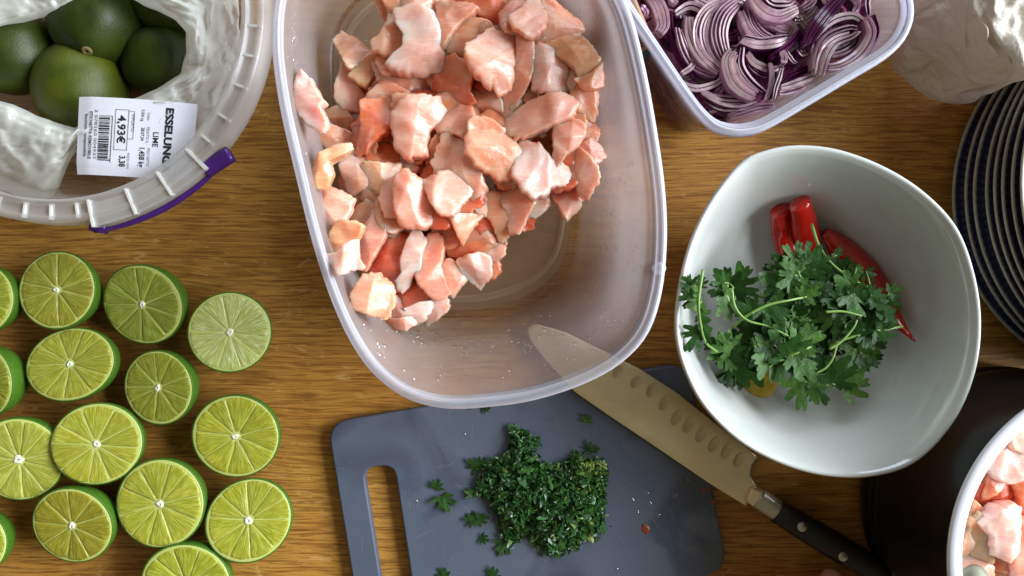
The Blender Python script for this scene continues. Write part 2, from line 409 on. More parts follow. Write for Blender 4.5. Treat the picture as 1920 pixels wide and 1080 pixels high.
floorW0 = cat_closed(floor_px, 400)
ctrB = sum(rimW, Vector()) / NB; cf = P(855, 270, 0)
def polar(pts, c):
    a = sorted((math.atan2(p.y - c.y, p.x - c.x), (p - c).xy.length) for p in pts)
    def f(t):
        t = (t + pi) % (2 * pi) - pi
        import bisect
        i = bisect.bisect(a, (t, 0)); a0 = a[i - 1] if i else (a[-1][0] - 2 * pi, a[-1][1]); a1 = a[i] if i < len(a) else (a[0][0] + 2 * pi, a[0][1])
        s = (t - a0[0]) / max(1e-9, a1[0] - a0[0]); return a0[1] + (a1[1] - a0[1]) * s
    return f
fl = polar([P(p.x, p.y, 0) for p in floorW0], cf)
floorW = []
for p in rimW:
    a = math.atan2(p.y - ctrB.y, p.x - ctrB.x); floorW.append(Vector((cf.x + cos(a) * fl(a), cf.y + sin(a) * fl(a), 0)))
def box_ring(t, z, off=0.0, base=floorW, top=rimW, cc=None):
    out = []; n = len(base)
    for i in range(n):
        p = base[i].lerp(top[i], t); d = (top[(i + 1) % n] - top[i - 1]).xy; nr = Vector((d.y, -d.x)).normalized()
        q = p.xy - nr * off * (1 if orient > 0 else -1)
        out.append(Vector((q.x, q.y, z)))
    return out
def area2(pts): return sum(a.x * b.y - b.x * a.y for a, b in zip(pts, pts[1:] + pts[:1]))
orient = 1 if area2(rimW) > 0 else -1
def box_t(z):   # 0 at the floor edge .. 1 at the rim
    z = max(.003, z)
    if z < .018: return .02 + .16 * math.sqrt((z - .003) / .015)
    return .18 + .82 * (z - .018) / (ZR - .018)
bx = thing('plastic_box', 'frosted rounded plastic box holding the large heap of raw chicken', 'plastic box', (cf.x, cf.y, 0))
def to_local(V, o): return [Vector(v) - Vector(o.location) for v in V]
zs = [.003, .005, .008, .012, .018, .03, .045, .06, .075, .09, .104, .112]
inner = [box_ring(box_t(z) if z > .003 else .0, z, .0) for z in zs]
outer = [box_ring(box_t(z) if z > .003 else .0, max(.001, z - .0012), -.0013) for z in zs]
cin = [[Vector((cf.x + (p.x - cf.x) * s, cf.y + (p.y - cf.y) * s, .003)) for p in inner[0]] for s in (.02, .5, .9, .97)]
cout = [[Vector((cf.x + (p.x - cf.x) * s, cf.y + (p.y - cf.y) * s, .0012)) for p in outer[0]] for s in (.02, .5, .9, .97)]
v, f = loft(outer[::-1] + cout[::-1] , False, True); v2, f2 = loft(cin + inner, True, False)
v3, f3 = join((v, f), (v2, f2))
link('box_body', mesh('box_body', to_local(v3, bx), f3, True, None, [1] * len(f) + [2] * (NB * 3) + [0] * (NB * (len(inner))) + [2]), [M['box'], M['clear'], M['box_floor']], bx)
rr = [box_ring(box_t(.112), .112, -.0001), box_ring(1, .1125, -.0004), box_ring(1, .1165, .0005), box_ring(1, .1185, -.0008), box_ring(1, .119, -.0025), box_ring(1, .1178, -.0042), box_ring(1, .114, -.0048), box_ring(1, .109, -.0046), box_ring(1, .1085, -.0036), box_ring(1, .1125, -.0030)]
link('box_rim', mesh('box_rim', to_local(loft(rr)[0], bx), loft(rr)[1]), M['box_rim'], bx)
rr = [[Vector((cf.x + (p.x - cf.x) * s, cf.y + (p.y - cf.y) * s, z)) for p in inner[0]] for s, z in ((.885, .0032), (.893, .0043), (.905, .0046), (.917, .0043), (.925, .0032))]
link('floor_ridge', mesh('floor_ridge', to_local(loft(rr)[0], bx), loft(rr)[1]), M['box_floor'], bx)
nub = P(1236, 503, .112); v, f = revolve([(.0026, -.005), (.0032, -.001), (.0028, .003), (.0012, .005)], 14, True, True)
link('rim_nub', mesh('rim_nub', [p + nub - Vector(bx.location) for p in v], f), M['box_rim'], bx)
# condensation on the inside of the box
ds = []
tries = 0
while len(ds) < 1500 and tries < 20000:
    tries += 1
    i = rnd.randrange(NB); z = rnd.uniform(.014, .105); t = box_t(z)
    a = inner and box_ring_pt if False else None
    p = floorW[i].lerp(rimW[i], t); q = floorW[(i + 1) % NB].lerp(rimW[(i + 1) % NB], t); p = p.lerp(q, rnd.random()); p.z = z
    if noise.noise(p * 45) < rnd.uniform(-.25, .35): continue
    tang = (rimW[(i + 1) % NB] - rimW[i]).normalized(); up = (rimW[i] - floorW[i]); up = Vector((up.x, up.y, ZR)).normalized()
    nr = up.cross(tang) * (1 if orient > 0 else -1)
    if nr.z < 0: nr = -nr
    r = rnd.choice([.0004, .0006, .0008, .0010, .0014]); r *= rnd.uniform(.7, 1.2)
    ds.append(drop_cap(p + nr * .0003, nr, r, r * rnd.uniform(.8, 1.8), r * .55, 7, rnd.uniform(0, 6)))
for _ in range(260):
    a = rnd.uniform(0, 2 * pi); s = rnd.uniform(.1, .85); p = Vector((cf.x + cos(a) * fl(a) * s, cf.y + sin(a) * fl(a) * s, .0033))
    r = rnd.uniform(.0004, .0014); ds.append(drop_cap(p, Vector((0, 0, 1)), r, r * rnd.uniform(.6, 1.5), r * .35, 8, a))
tag(link('condensation_droplets', mesh('condensation_droplets', *join(*ds)), M['water']), 'clear condensation droplets inside the chicken box', None, None, 'stuff')

# ------------------------------------------------------------------ chicken pieces
def in_box(px, py, z, mar=.0015):
    ring = [floorW[i].lerp(rimW[i], max(0, box_t(z) - mar / .03)) for i in range(NB)]
    q = P(px, py, z); return pip(q.x, q.y, ring)
N_ = 72
PROF = [(q / 12, 1.0) for q in range(11)] + [(.90, .985), (.945, .95), (.975, .85), (.995, .62), (1.0, .2), (1.0, -.2), (.95, -.6), (.8, -.9), (.45, -1), (0, -1)]
def chicken(label, tone, z, pts, thick=None, seed=0, tilt=None, group='raw chicken pieces heaped in the plastic box', name='chicken_piece'):
    r = random.Random(seed * 13 + 5)
    pts = [Vector((x, y)) for x, y in pts]
    # soft corners: half polygon, half spline
    m = len(pts); a = resample(pts, N_, True); b = cat_closed([tuple(p) for p in pts], N_)
    outl = [p.lerp(q, .32) for p, q in zip(a, b)]
    c2 = sum(outl, Vector((0, 0))) / N_; grow = 1 + 11.0 / max(20, math.sqrt(abs(area2(outl)) / 2)); outl = [c2 + (p - c2) * grow for p in outl]
    W_ = [P(p.x, p.y, z) for p in outl]; c = sum(W_, Vector()) / N_
    size = math.sqrt(abs(area2([w.xy for w in W_])) / 2)
    t = thick or min(.010, max(.0055, size * .36))
    tx, ty = tilt if tilt else (r.uniform(-.32, .32), r.uniform(-.32, .32))
    cuts = []
    for _ in range(3):
        an = r.uniform(0, 2 * pi); cuts.append((cos(an), sin(an), r.uniform(.3, .8), r.uniform(-.1, .9) * size))
    V = []; so = Vector((r.uniform(-9, 9), r.uniform(-9, 9), r.uniform(-9, 9)))
    fa = r.uniform(0, 3.14); cf0, sf0 = cos(fa), sin(fa)
    rings = []
    for s, h in PROF:
        ring = []
        for j, w in enumerate(W_):
            d = (w - c) * max(s, .03)
            zz = h * t
            if h > 0:
                for cx, cy, sl, off in cuts:
                    e = d.x * cx + d.y * cy - off * .5
                    if e > 0: zz -= e * sl * .8
                zz = max(zz, h * t * .25)
            rag = 1 + (.065 * noise.noise((w - c) * 900 + so) + .085 * noise.noise((w - c) * 420 + so) + .05 * noise.noise((w - c) * 190 + so)) * (s ** 3)
            p = Vector((d.x * rag, d.y * rag, zz + d.x * tx + d.y * ty))
            nz = noise.noise(p * 95 + so) * .0009 + noise.noise(Vector((p.x * cf0 + p.y * sf0, (p.y * cf0 - p.x * sf0) * .4, 0)) * 170 + so) * .0011
            if h > -.5: p.z += nz
            ring.append(p)
        rings.append(ring)
    v, f = loft(rings, True, True)
    o = link(name, mesh(name, v, [q[::-1] for q in f]), CH[tone], None, c)
    return tag(o, label, 'chicken piece', group)
L0 = .030; DZ = .0082
CHK = [
('white curled chicken lobe with glossy face in the upper left of heap','white',4,[(745,35),(765,28),(787,23),(810,35),(825,62),(828,113),(817,128),(783,137),(757,133),(728,123),(740,107),(758,95),(760,72),(748,55)]),
('peach torn flap tucked against left side of the white curled lobe','peach',3.6,[(730,23),(750,36),(757,60),(760,85),(750,100),(735,103),(708,96),(701,78),(717,70),(728,50)]),
('tan wedge pointing left out of the heap below the empty corner','peach',2,[(632,81),(645,66),(668,75),(690,95),(705,105),(690,118),(668,128),(660,131),(650,115)]),
('yellowish tan strip lying diagonally just below the left wedge','tan',2.2,[(705,100),(728,105),(712,125),(700,145),(688,160),(664,142),(680,122)]),
('pointed pale pink piece with a seam, leftmost below the tan strip','pale',1.2,[(646,118),(660,138),(670,150),(675,170),(690,190),(684,205),(650,205),(637,190),(636,170)]),
('white edged piece stuck alone on the left wall of the box','white',5,[(558,142),(566,138),(582,152),(594,170),(610,196),(604,204),(611,216),(616,233),(608,247),(594,241),(570,221),(559,206),(556,181)]),
('smooth peach piece directly below the one stuck on left wall','peach',2,[(600,236),(618,238),(655,250),(660,275),(650,280),(625,280),(608,268),(602,248)]),
('small tan lump half hidden right of the piece on left wall','tan',1.2,[(612,215),(640,205),(660,225),(650,245),(620,235)]),
('dusky pink slab shaded under the white curled lobe','pink',2.2,[(708,125),(730,125),(760,133),(800,138),(820,140),(805,165),(785,178),(740,165),(720,160)]),
('pink creased piece above the orange glossy chunk','pink',2.8,[(693,187),(722,155),(745,165),(765,178),(770,192),(760,200),(740,197),(715,195)]),
('wet orange red chunk with white streaks left of fan shaped piece','coral',3.2,[(682,195),(700,193),(720,190),(744,192),(740,225),(725,250),(705,265),(690,282),(668,290),(672,270),(682,240)]),
('fan shaped pale piece with torn points in left middle','pale',3.8,[(742,215),(765,190),(790,187),(820,190),(832,212),(825,235),(808,245),(800,270),(803,290),(790,288),(775,302),(758,290),(740,275),(745,255),(738,235)]),
('hooked tan piece lying on left edge of heap','tan',2.2,[(590,330),(600,295),(625,280),(650,275),(655,285),(640,295),(620,305),(625,325),(615,345),(600,348)]),
('pale pink block beside the hooked tan piece','pale',2.9,[(640,300),(655,290),(675,290),(690,285),(692,300),(685,320),(700,335),(690,350),(668,360),(655,358),(648,335)]),
('cream coloured piece with fatty streak below the fan shaped piece','tan',3.3,[(675,320),(690,308),(715,310),(745,310),(750,325),(745,345),(730,365),(715,362),(695,350),(685,335)]),
('small orange chunk between orange glossy chunk and cream piece','coral',2.4,[(698,285),(712,270),(735,275),(745,290),(745,310),(715,312),(695,305)]),
('flat orange sliver under the tip of the fan shaped piece','coral',2,[(748,312),(800,300),(820,310),(790,325),(755,330)]),
('long pale strip with pointed top running down the heap centre','pale',3.8,[(844,252),(853,267),(870,270),(893,312),(903,325),(908,350),(908,395),(895,400),(880,370),(860,335),(820,330),(815,305),(825,285)]),
('big smooth orange pink slab in the centre of heap','peach',4.3,[(890,225),(930,235),(945,248),(960,262),(985,295),(988,310),(965,330),(935,335),(915,325),(895,310),(880,290),(878,260)]),
('pink lump joining the upper left corner of the big slab','pink',3.7,[(832,205),(860,200),(880,205),(890,225),(885,250),(870,262),(855,255),(845,250),(830,250),(815,235)]),
('pale square cut piece just above the big smooth slab','pale',3.3,[(885,175),(905,170),(930,180),(938,200),(938,215),(910,215),(885,220),(878,200)]),
('long pale piece lying sideways right of the square cut piece','pale',4.2,[(935,222),(960,212),(990,195),(1020,185),(1055,183),(1075,200),(1072,218),(1050,232),(1020,245),(985,258),(970,262),(955,250),(945,240)]),
('pink strip with white edge hanging below the sideways piece','pale',4.3,[(1040,245),(1060,228),(1090,238),(1092,255),(1080,275),(1060,290),(1045,310),(1035,305),(1040,280)]),
('large pale pink flap on top in the upper centre','pale',5,[(878,95),(900,75),(920,60),(945,60),(965,70),(970,90),(962,120),(958,150),(945,170),(935,180),(925,165),(910,160),(895,145),(885,130),(876,112)]),
('orange piece behind upper left side of large pale flap','peach',3.9,[(838,80),(860,45),(900,45),(920,58),(900,75),(880,92),(872,105),(850,100)]),
('long pink strip standing along right side of large pale flap','pink',4.4,[(968,72),(990,68),(1000,95),(998,130),(990,160),(975,180),(958,205),(945,205),(940,185),(955,165),(960,140),(968,110)]),
('white square chunk in the upper right of heap','white',4.3,[(1002,100),(1020,97),(1045,105),(1058,120),(1065,150),(1062,175),(1040,180),(1015,172),(1000,165),(1000,130)]),
('cone shaped pale piece with white tip at top centre left','pale',4.4,[(822,10),(835,5),(855,12),(875,15),(892,23),(880,35),(860,50),(845,70),(835,85),(825,80),(822,50)]),
('coral slab cut by the top edge at heap centre','coral',3.8,[(858,5),(880,-5),(930,0),(955,20),(958,35),(940,40),(915,35),(890,25)]),
('pale rounded flap with white edge at top right of centre','pale',5,[(990,5),(1005,-5),(1018,15),(1022,40),(1018,58),(1000,75),(985,72),(965,55),(958,40),(975,28)]),
('broad smooth peach slab at the top right of heap','peach',3.8,[(1012,-8),(1030,0),(1055,20),(1080,35),(1090,50),(1085,70),(1060,75),(1030,85),(1010,85),(1000,75),(1018,60),(1024,40)]),
('small tan bit at top edge between coral slab and rounded flap','tan',3.8,[(945,-5),(985,-5),(980,12),(962,25),(955,18)]),
('yellow orange wrinkled piece on the upper right edge','tan',3.6,[(1020,90),(1060,75),(1090,78),(1105,95),(1120,115),(1120,130),(1105,140),(1085,145),(1075,125),(1055,110),(1035,98)]),
('small white knob between white square chunk and wrinkled piece','white',4.2,[(1060,125),(1072,118),(1083,128),(1083,150),(1070,165),(1062,150)]),
('small peach corner sticking out at far right of heap','peach',2.9,[(1085,148),(1110,140),(1125,125),(1128,158),(1110,165),(1095,160)]),
('tall peach piece on right edge below the wrinkled piece','peach',3.3,[(1075,165),(1085,150),(1105,158),(1118,180),(1117,205),(1113,225),(1095,215),(1080,205),(1070,185)]),
('tiny red scrap on right edge','red',3.2,[(1075,212),(1085,208),(1100,222),(1105,235),(1085,238)]),
('small orange lump with dark eye on right edge','coral',2.9,[(1093,238),(1110,233),(1120,245),(1115,265),(1095,262)]),
('pink flap poking out right below the orange lump','pink',2.6,[(1085,278),(1110,265),(1122,275),(1130,290),(1118,305),(1100,298)]),
('shaggy white fringed piece right of the big slab','white',3.8,[(965,290),(985,270),(1010,275),(1030,300),(1060,310),(1070,330),(1055,345),(1035,350),(1025,362),(1000,372),(985,360),(960,330),(965,310)]),
('pale translucent flap on the lower right edge of heap','pale',2.8,[(1045,310),(1060,290),(1085,285),(1100,300),(1117,320),(1115,345),(1100,368),(1085,360),(1075,340),(1050,325)]),
('pointed piece touching box floor beside the floor ridge','pale',1.0,[(1035,365),(1045,345),(1070,345),(1090,365),(1085,385),(1062,410),(1050,390)]),
('small pale bit under the shaggy fringed piece','pale',1.0,[(1000,380),(1020,372),(1030,385),(1005,405),(995,400)]),
('smooth white pink piece at the lower right of centre','pale',3.0,[(935,355),(955,335),(975,340),(995,365),(998,385),(985,410),(970,435),(955,430),(950,400),(940,375)]),
('peach block left of the smooth white pink piece','peach',2.8,[(910,375),(925,365),(945,370),(958,380),(958,410),(950,440),(935,445),(925,420),(912,400)]),
('round curved slice with white rim in the lower centre','pale',4.3,[(797,345),(810,335),(840,325),(865,330),(880,345),(882,360),(870,378),(850,402),(830,400),(815,385),(805,365)]),
('upright pink block with red groove left of curved slice','pink',4.2,[(747,335),(760,325),(785,338),(805,355),(810,390),(810,420),(790,425),(755,420),(745,390),(743,360)]),
('peach strip with white tip below the round curved slice','peach',3.5,[(860,385),(885,365),(905,372),(910,395),(895,415),(880,435),(870,453),(858,430),(850,410)]),
('peach wedge left of the upright pink block','peach',3.3,[(715,370),(740,365),(745,400),(752,425),(735,432),(715,420),(708,400)]),
('long pink strip running down lower left of heap','pink',3.2,[(672,490),(680,440),(695,410),(710,385),(720,375),(712,410),(725,430),(720,450),(705,475),(690,500),(678,495)]),
('white fatty corner piece pointing at the left wall','white',2.6,[(614,478),(635,475),(655,458),(668,455),(672,485),(680,500),(660,505),(640,512),(632,500)]),
('shiny pink piece on left edge above the tan lump','pale',2.2,[(606,360),(615,353),(640,362),(660,375),(655,400),(645,420),(625,420),(615,400)]),
('small rounded peach cube in the lower left','peach',2.0,[(658,400),(665,382),(700,380),(690,400),(675,420),(662,412)]),
('tan lump above the white fatty corner piece','tan',2.0,[(625,440),(640,420),(665,420),(680,430),(665,455),(640,470),(625,465)]),
('shadowed pink slab under the pale pink block','pink',1.8,[(665,358),(690,350),(715,365),(700,378),(665,380)]),
('deep red chunk in the lower left of heap','red',2.4,[(690,500),(715,455),(740,440),(765,445),(755,470),(765,500),(750,540),(720,535),(700,520)]),
('upright white fat strip beside the deep red chunk','white',3.3,[(770,445),(778,440),(798,455),(790,480),(788,505),(775,515),(770,530),(755,540),(745,525),(757,510),(755,490),(760,470)]),
('long smooth pink tongue right of the white fat strip','pink',3.0,[(800,450),(815,445),(830,450),(832,475),(828,500),(835,530),(845,545),(825,555),(805,548),(790,530),(785,510),(792,480)]),
('swirled pale piece right of the smooth pink tongue','pale',2.2,[(830,500),(845,490),(865,505),(875,520),(862,535),(850,550),(838,540)]),
('white pointed piece at lower right tip of heap','white',2.4,[(865,490),(885,480),(905,480),(918,490),(918,515),(900,537),(885,525),(870,510)]),
('orange red strip above the white pointed piece','coral',2.1,[(845,465),(870,460),(900,455),(930,455),(940,460),(925,480),(905,482),(870,485),(850,480)]),
('ragged pink bit at right end of orange red strip','pink',2.0,[(920,450),(945,450),(943,475),(930,485),(915,480)]),
('coral chunk between pink block and peach strip','coral',2.4,[(815,430),(845,415),(865,440),(870,458),(840,462),(818,448)]),
('glossy pink chunk below the white tip of peach strip','pink',2.3,[(870,455),(890,425),(920,425),(935,445),(925,455),(895,457)]),
('translucent peach lump at the bottom left of heap','peach',1.5,[(664,550),(685,520),(705,515),(735,540),(735,570),(722,595),(690,585),(668,575)]),
('red fringed piece at bottom of heap','red',1.9,[(740,540),(770,530),(790,530),(810,550),(800,570),(765,580),(745,570)]),
('white folded strip at the very bottom of heap','white',2.2,[(735,560),(745,555),(755,580),(785,568),(805,568),(800,585),(790,600),(770,610),(745,612),(730,600),(733,580)]),
('pink lip under the white folded strip','pink',1.5,[(722,595),(745,598),(780,592),(775,605),(760,615),(740,612)]),
('white rounded blob right of the white folded strip','white',2.2,[(808,565),(815,552),(825,555),(838,565),(838,580),(820,595),(805,603),(797,592),(805,580)]),
('coral chunk right of the white curled lobe','coral',3.1,[(818,145),(835,120),(855,115),(875,130),(885,150),(880,175),(890,195),(865,200),(840,200),(825,195),(815,175)]),
('small tan crumb under the end of sideways piece','tan',3.6,[(955,185),(975,175),(995,190),(985,200),(960,212)]),
('narrow peach end at top left edge of heap','peach',3.0,[(700,-10),(722,-5),(730,25),(728,40),(715,25)]),
('orange cube cut by the top edge at heap left','peach',3.6,[(720,-10),(765,-6),(768,10),(745,25),(732,25)]),
('pale pink piece at top edge above white curled lobe','pale',3.9,[(765,-5),(800,-8),(810,15),(800,25),(780,22),(760,30),(748,28)]),
('peach strip between the curled lobe and the cone shaped piece','peach',3.3,[(800,25),(822,10),(838,60),(832,100),(824,70),(810,35)]),
('coral chunk under the right side of fan shaped piece','coral',3.0,[(810,250),(835,250),(855,262),(840,275),(825,290),(805,300),(800,275)]),
]
def chk_z(L): return L0 + L * DZ
for i, (lab, tone, lay, pts) in enumerate(CHK):
    z = chk_z(lay)
    for _ in range(40):
        if all(in_box(x, y, z) for x, y in pts if y > -40): break
        z += .0025
    chicken(lab, tone, z, pts, None, i)
# the meat below, seen in the gaps
fill_lab = 'raw chicken chunk deep in the heap, seen only through gaps'
k = 0
for i in range(900):
    if k >= 90: break
    px, py = rnd.uniform(610, 1090), rnd.uniform(-30, 560)
    inside = any(pip(px, py, [Vector(q) for q in c[3]]) for c in CHK)
    if not inside: continue
    near = rnd.choice([c for c in CHK if pip(px, py, [Vector(q) for q in c[3]])])
    a0 = rnd.uniform(0, 6); r0 = rnd.uniform(30, 46); pts = [(px + cos(a0 + q * .9) * r0 * rnd.uniform(.75, 1.1), py + sin(a0 + q * .9) * r0 * rnd.uniform(.75, 1.1)) for q in range(7)]
    if sum(any(pip(x, y, [Vector(q) for q in c[3]]) for c in CHK) for x, y in pts) < 5: continue
    z = max(.012, chk_z(near[2] - rnd.choice([.9, 1.3, 1.9])))
    if not all(in_box(x, y, z) for x, y in pts): continue
    chicken(fill_lab, rnd.choice(['coral', 'peach', 'pink', 'red']), z, pts, None, 300 + i); k += 1

# ------------------------------------------------------------------ lime halves
def m_flesh():
    t = NT('lime_flesh'); uv = t.n('ShaderNodeUVMap'); mp = t.n('ShaderNodeMapping'); mp.inputs['Scale'].default_value = (3.0, 16, 1)
    oi = t.n('ShaderNodeObjectInfo'); mu = t.n('ShaderNodeMath', operation='MULTIPLY'); mu.inputs[1].default_value = 31
    t.l(oi.outputs['Random'], mu.inputs[0]); t.l(mu.outputs[0], mp.inputs['Location']); t.l(uv.outputs[0], mp.inputs[0])
    st = t.noise(mp.outputs[0], 1.2, 4, .6, .5)
    big = t.noise(t.coord(rnd_off=True), 60, 3)
    c = t.ramp(st, [(.28, (.25, .255, .022)), (.5, (.35, .355, .045)), (.66, (.46, .47, .11)), (.78, (.74, .77, .36))])
    c = t.mix(c, oi.outputs['Color'], 1.0, 'MULTIPLY')
    c = t.mix(c, (.50, .46, .04), t.ramp(big, [(.5, 0.0), (.75, .3)]))
    t.set(Base_Color=c, Roughness=t.ramp(st, [(.4, .16), (.6, .34)]), Subsurface_Weight=.3, Subsurface_Radius=(1, .9, .2), Subsurface_Scale=.003, Coat_Weight=.35, Coat_Roughness=.08)
    t.bump(st, .55, .0010); return t.m
def m_rind(name, a, b):
    t = NT(name); v = t.coord(rnd_off=True)
    c = t.ramp(t.noise(v, 38, 3), [(.3, a), (.7, b)])
    vo = t.n('ShaderNodeTexVoronoi'); vo.inputs['Scale'].default_value = 750; t.l(v, vo.inputs['Vector'])
    t.set(Base_Color=c, Roughness=.46, Specular_IOR_Level=.32); t.bump(vo.outputs['Distance'], .25, .0003); return t.m
M['flesh'] = m_flesh()
M['rind'] = m_rind('lime_rind', (.028, .095, .006), (.085, .19, .014))
M['whole_rind'] = m_rind('whole_lime_rind', (.010, .022, .001), (.045, .062, .003))
M['yellow_rind'] = m_rind('yellowing_lime_rind', (.022, .038, .002), (.085, .095, .004))
M['pith'] = simple('lime_pith', (.50, .55, .15), .4, .15, 220, .3)
M['core'] = simple('lime_core', (.80, .80, .60), .5, .08, 300, .4)
R1 = 1.0
def seg_mesh(deg):
    half = radians(deg) / 2; r0, r1 = .085, .948; gap = .0078
    outl = []
    n = 12
    # inner tip, right side out, arc, left side back
    pts = []
    ins = gap
    tip = Vector((r0 + ins / math.sin(half) * .55, 0))
    for t in (0.0, .2, .4, .6, .8, .93): r = r0 + .03 + (r1 - r0 - .05) * t; pts.append(Vector((r, -(r * math.tan(half) - ins / cos(half)) * (1.0 if t < .9 else .97))) )
    for q in range(9):
        a = -half + 2 * half * q / 8; a *= .90; pts.append(Vector((r1 * cos(a) - abs(q - 4) ** 2 * .0015, r1 * sin(a))))
    for t in (.93, .8, .6, .4, .2, 0.0): r = r0 + .03 + (r1 - r0 - .05) * t; pts.append(Vector((r, (r * math.tan(half) - ins / cos(half)) * (1.0 if t < .9 else .97))))
    cen = Vector((.60, 0)); m = len(pts); V = []; UV = []
    for s, z in ((1.0, -.02), (1.0, .026), (.95, .036), (.8, .041), (.5, .044), (.05, .046)):
        for p in pts:
            q = cen.lerp(p, s); V.append(Vector((q.x, q.y, z + .012 * noise.noise(Vector((q.x * 7, q.y * 9, deg)))))); UV.append((q.length, math.atan2(q.y, q.x)))
    rings = [V[i * m:(i + 1) * m] for i in range(6)]; _, F = loft(rings, False, True)
    me = mesh('segment', V, F, True, UV); me.materials.append(M['flesh']); return me
SEG = {d: seg_mesh(d) for d in (26, 29, 32, 36, 40, 43, 46)}
# half shell (unit radius): outside, cut rim, pith disc
def shell():
    prof = []
    for q in range(13):
        a = pi / 2 * q / 12; prof.append((max(.01, sin(a)), -cos(a) * .98))
    prof += [(1.0, -.0), (.985, .012), (.965, .013)]
    return prof
vs_, fs_ = revolve(shell(), 48, True); RIND = mesh('rind', vs_, fs_)
vs_, fs_ = revolve([(.966, .0125), (.955, .022), (.94, .026), (.5, .028), (.02, .03)], 48, False, True); PITH = mesh('pith', vs_, fs_)
cv, cf_ = revolve([(.10, -.01), (.085, .045), (.05, .06), (.012, .052)], 10, False, True)
COREM = mesh('core', [p + Vector((noise.noise(p * 20), noise.noise(p * 20 + Vector((5, 0, 0))), 0)) * .05 for p in cv], cf_)
RIND.materials.append(M['rind']); PITH.materials.append(M['pith']); COREM.materials.append(M['core'])
LIMES = [
 # px,py, rx,ry, ang, tiltdir, tilt, tint, label
 (-36, 560, 36, 60, 0, 0, 4, (.9, 1, .7), 'lime half cut by the left edge beside the top row lime'),
 (107, 544, 74, 77, 80, 315, 7, (.86, .82, .62), 'olive yellow lime half, first of the top row by the left edge'),
 (268, 571, 82, 76, -10, 45, 12, (.72, .86, .75), 'green toned lime half in top row showing dark rind above'),
 (431, 623, 77, 76, 30, 170, 9, (1.25, 1.35, 3.0), 'lime half whitened by painted glare at the right end of top row'),  # whitish tint imitates white glare on this cut face
 (132, 683, 88, 69, 10, 300, 8, (1.02, 1.0, .8), 'oval lime half in second row under the olive yellow one'),
 (297, 727, 71, 71, 30, 20, 10, (.74, .82, .55), 'smaller green lime half directly below the green toned one'),
 (-30, 715, 40, 62, 90, 10, 16, (.85, .95, .6), 'lime half cut by left edge with thick green rind showing'),
 (442, 818, 83, 79, 0, 100, 4, (1.0, 1.0, .62), 'round bright lime half in right column, middle one'),
 (182, 832, 86, 77, 10, 200, 4, (1.0, .98, .72), 'lime half below the oval one in centre of the group'),
 (36, 861, 82, 80, 0, 130, 8, (1.0, 1.04, 1.0), 'streaky pale lime half by left edge below middle'),
 (301, 944, 86, 84, 45, 30, 2, (1.05, 1.05, .75), 'largest lime half, low in the middle of the group'),
 (466, 976, 84, 76, 35, 250, 5, (1.0, 1.0, .66), 'lime half at lower right corner of the group'),
 (136, 985, 80, 74, 0, 60, 9, (.84, .74, .42), 'darkest olive lime half in the bottom row at left'),
 (-47, 1018, 46, 55, 0, 0, 0, (.9, .95, .6), 'lime half mostly outside the lower left edge'),
 (349, 1094, 86, 78, 0, 90, 6, (.95, 1.0, .62), 'lime half cut by the bottom edge under the largest one')]
for i, (px, py, rx, ry, ang, td, tl, tint, lab) in enumerate(LIMES):
    z = .026; k = (1 - z / H) / PX; r = random.Random(50 + i)
    o = thing('lime_half', lab, 'lime half', P(px, py, z), 'cut lime halves on the table')
    a = rx * k; b = ry * k; z0 = .0255
    if px < 0: a = b = max(a, b) * 1.12
    o.location = P(px, py, z0); o.scale = (a, b, .0245)
    ax = Vector((-sin(radians(td)), cos(radians(td)), 0))
    # tilt so that the rind shows towards td
    Mx = Matrix.Rotation(-radians(tl), 4, ax) @ Matrix.Rotation(radians(ang), 4, 'Z')
    o.rotation_euler = Mx.to_euler()
    ph = r.uniform(0, 2 * pi)
    for nm, me in (('rind', RIND), ('pith', PITH), ('core', COREM)):
        c = bpy.data.objects.new(nm, me); C.objects.link(c); c.parent = o
        if nm == 'core': c.rotation_euler.z = ph; c.scale = (r.uniform(.7, 1.3), r.uniform(.7, 1.3), 1)
    ws = []
    for _ in range(5): ws += r.choice([[26, 46], [29, 43], [32, 40], [36, 36], [40, 32]])
    if i % 5 == 2: ws = [40, 43, 36, 46, 32, 40, 40, 43, 40]
    if i % 5 == 4: ws = [32, 36, 29, 32, 36, 32, 29, 36, 32, 40, 26]
    r.shuffle(ws); acc = ph; ofx, ofy = r.uniform(-.025, .025), r.uniform(-.025, .025)
    for w in ws:
        c = bpy.data.objects.new('segment', SEG[w]); C.objects.link(c); c.parent = o
        c.rotation_euler.z = acc + radians(w) / 2; acc += radians(w); c.location = (ofx, ofy, 0); s = r.uniform(.972, .99); c.scale = (s, s, r.uniform(.85, 1.15))
        j = r.uniform(.92, 1.08); c.color = (tint[0] * j, tint[1] * j, tint[2] * j, 1)

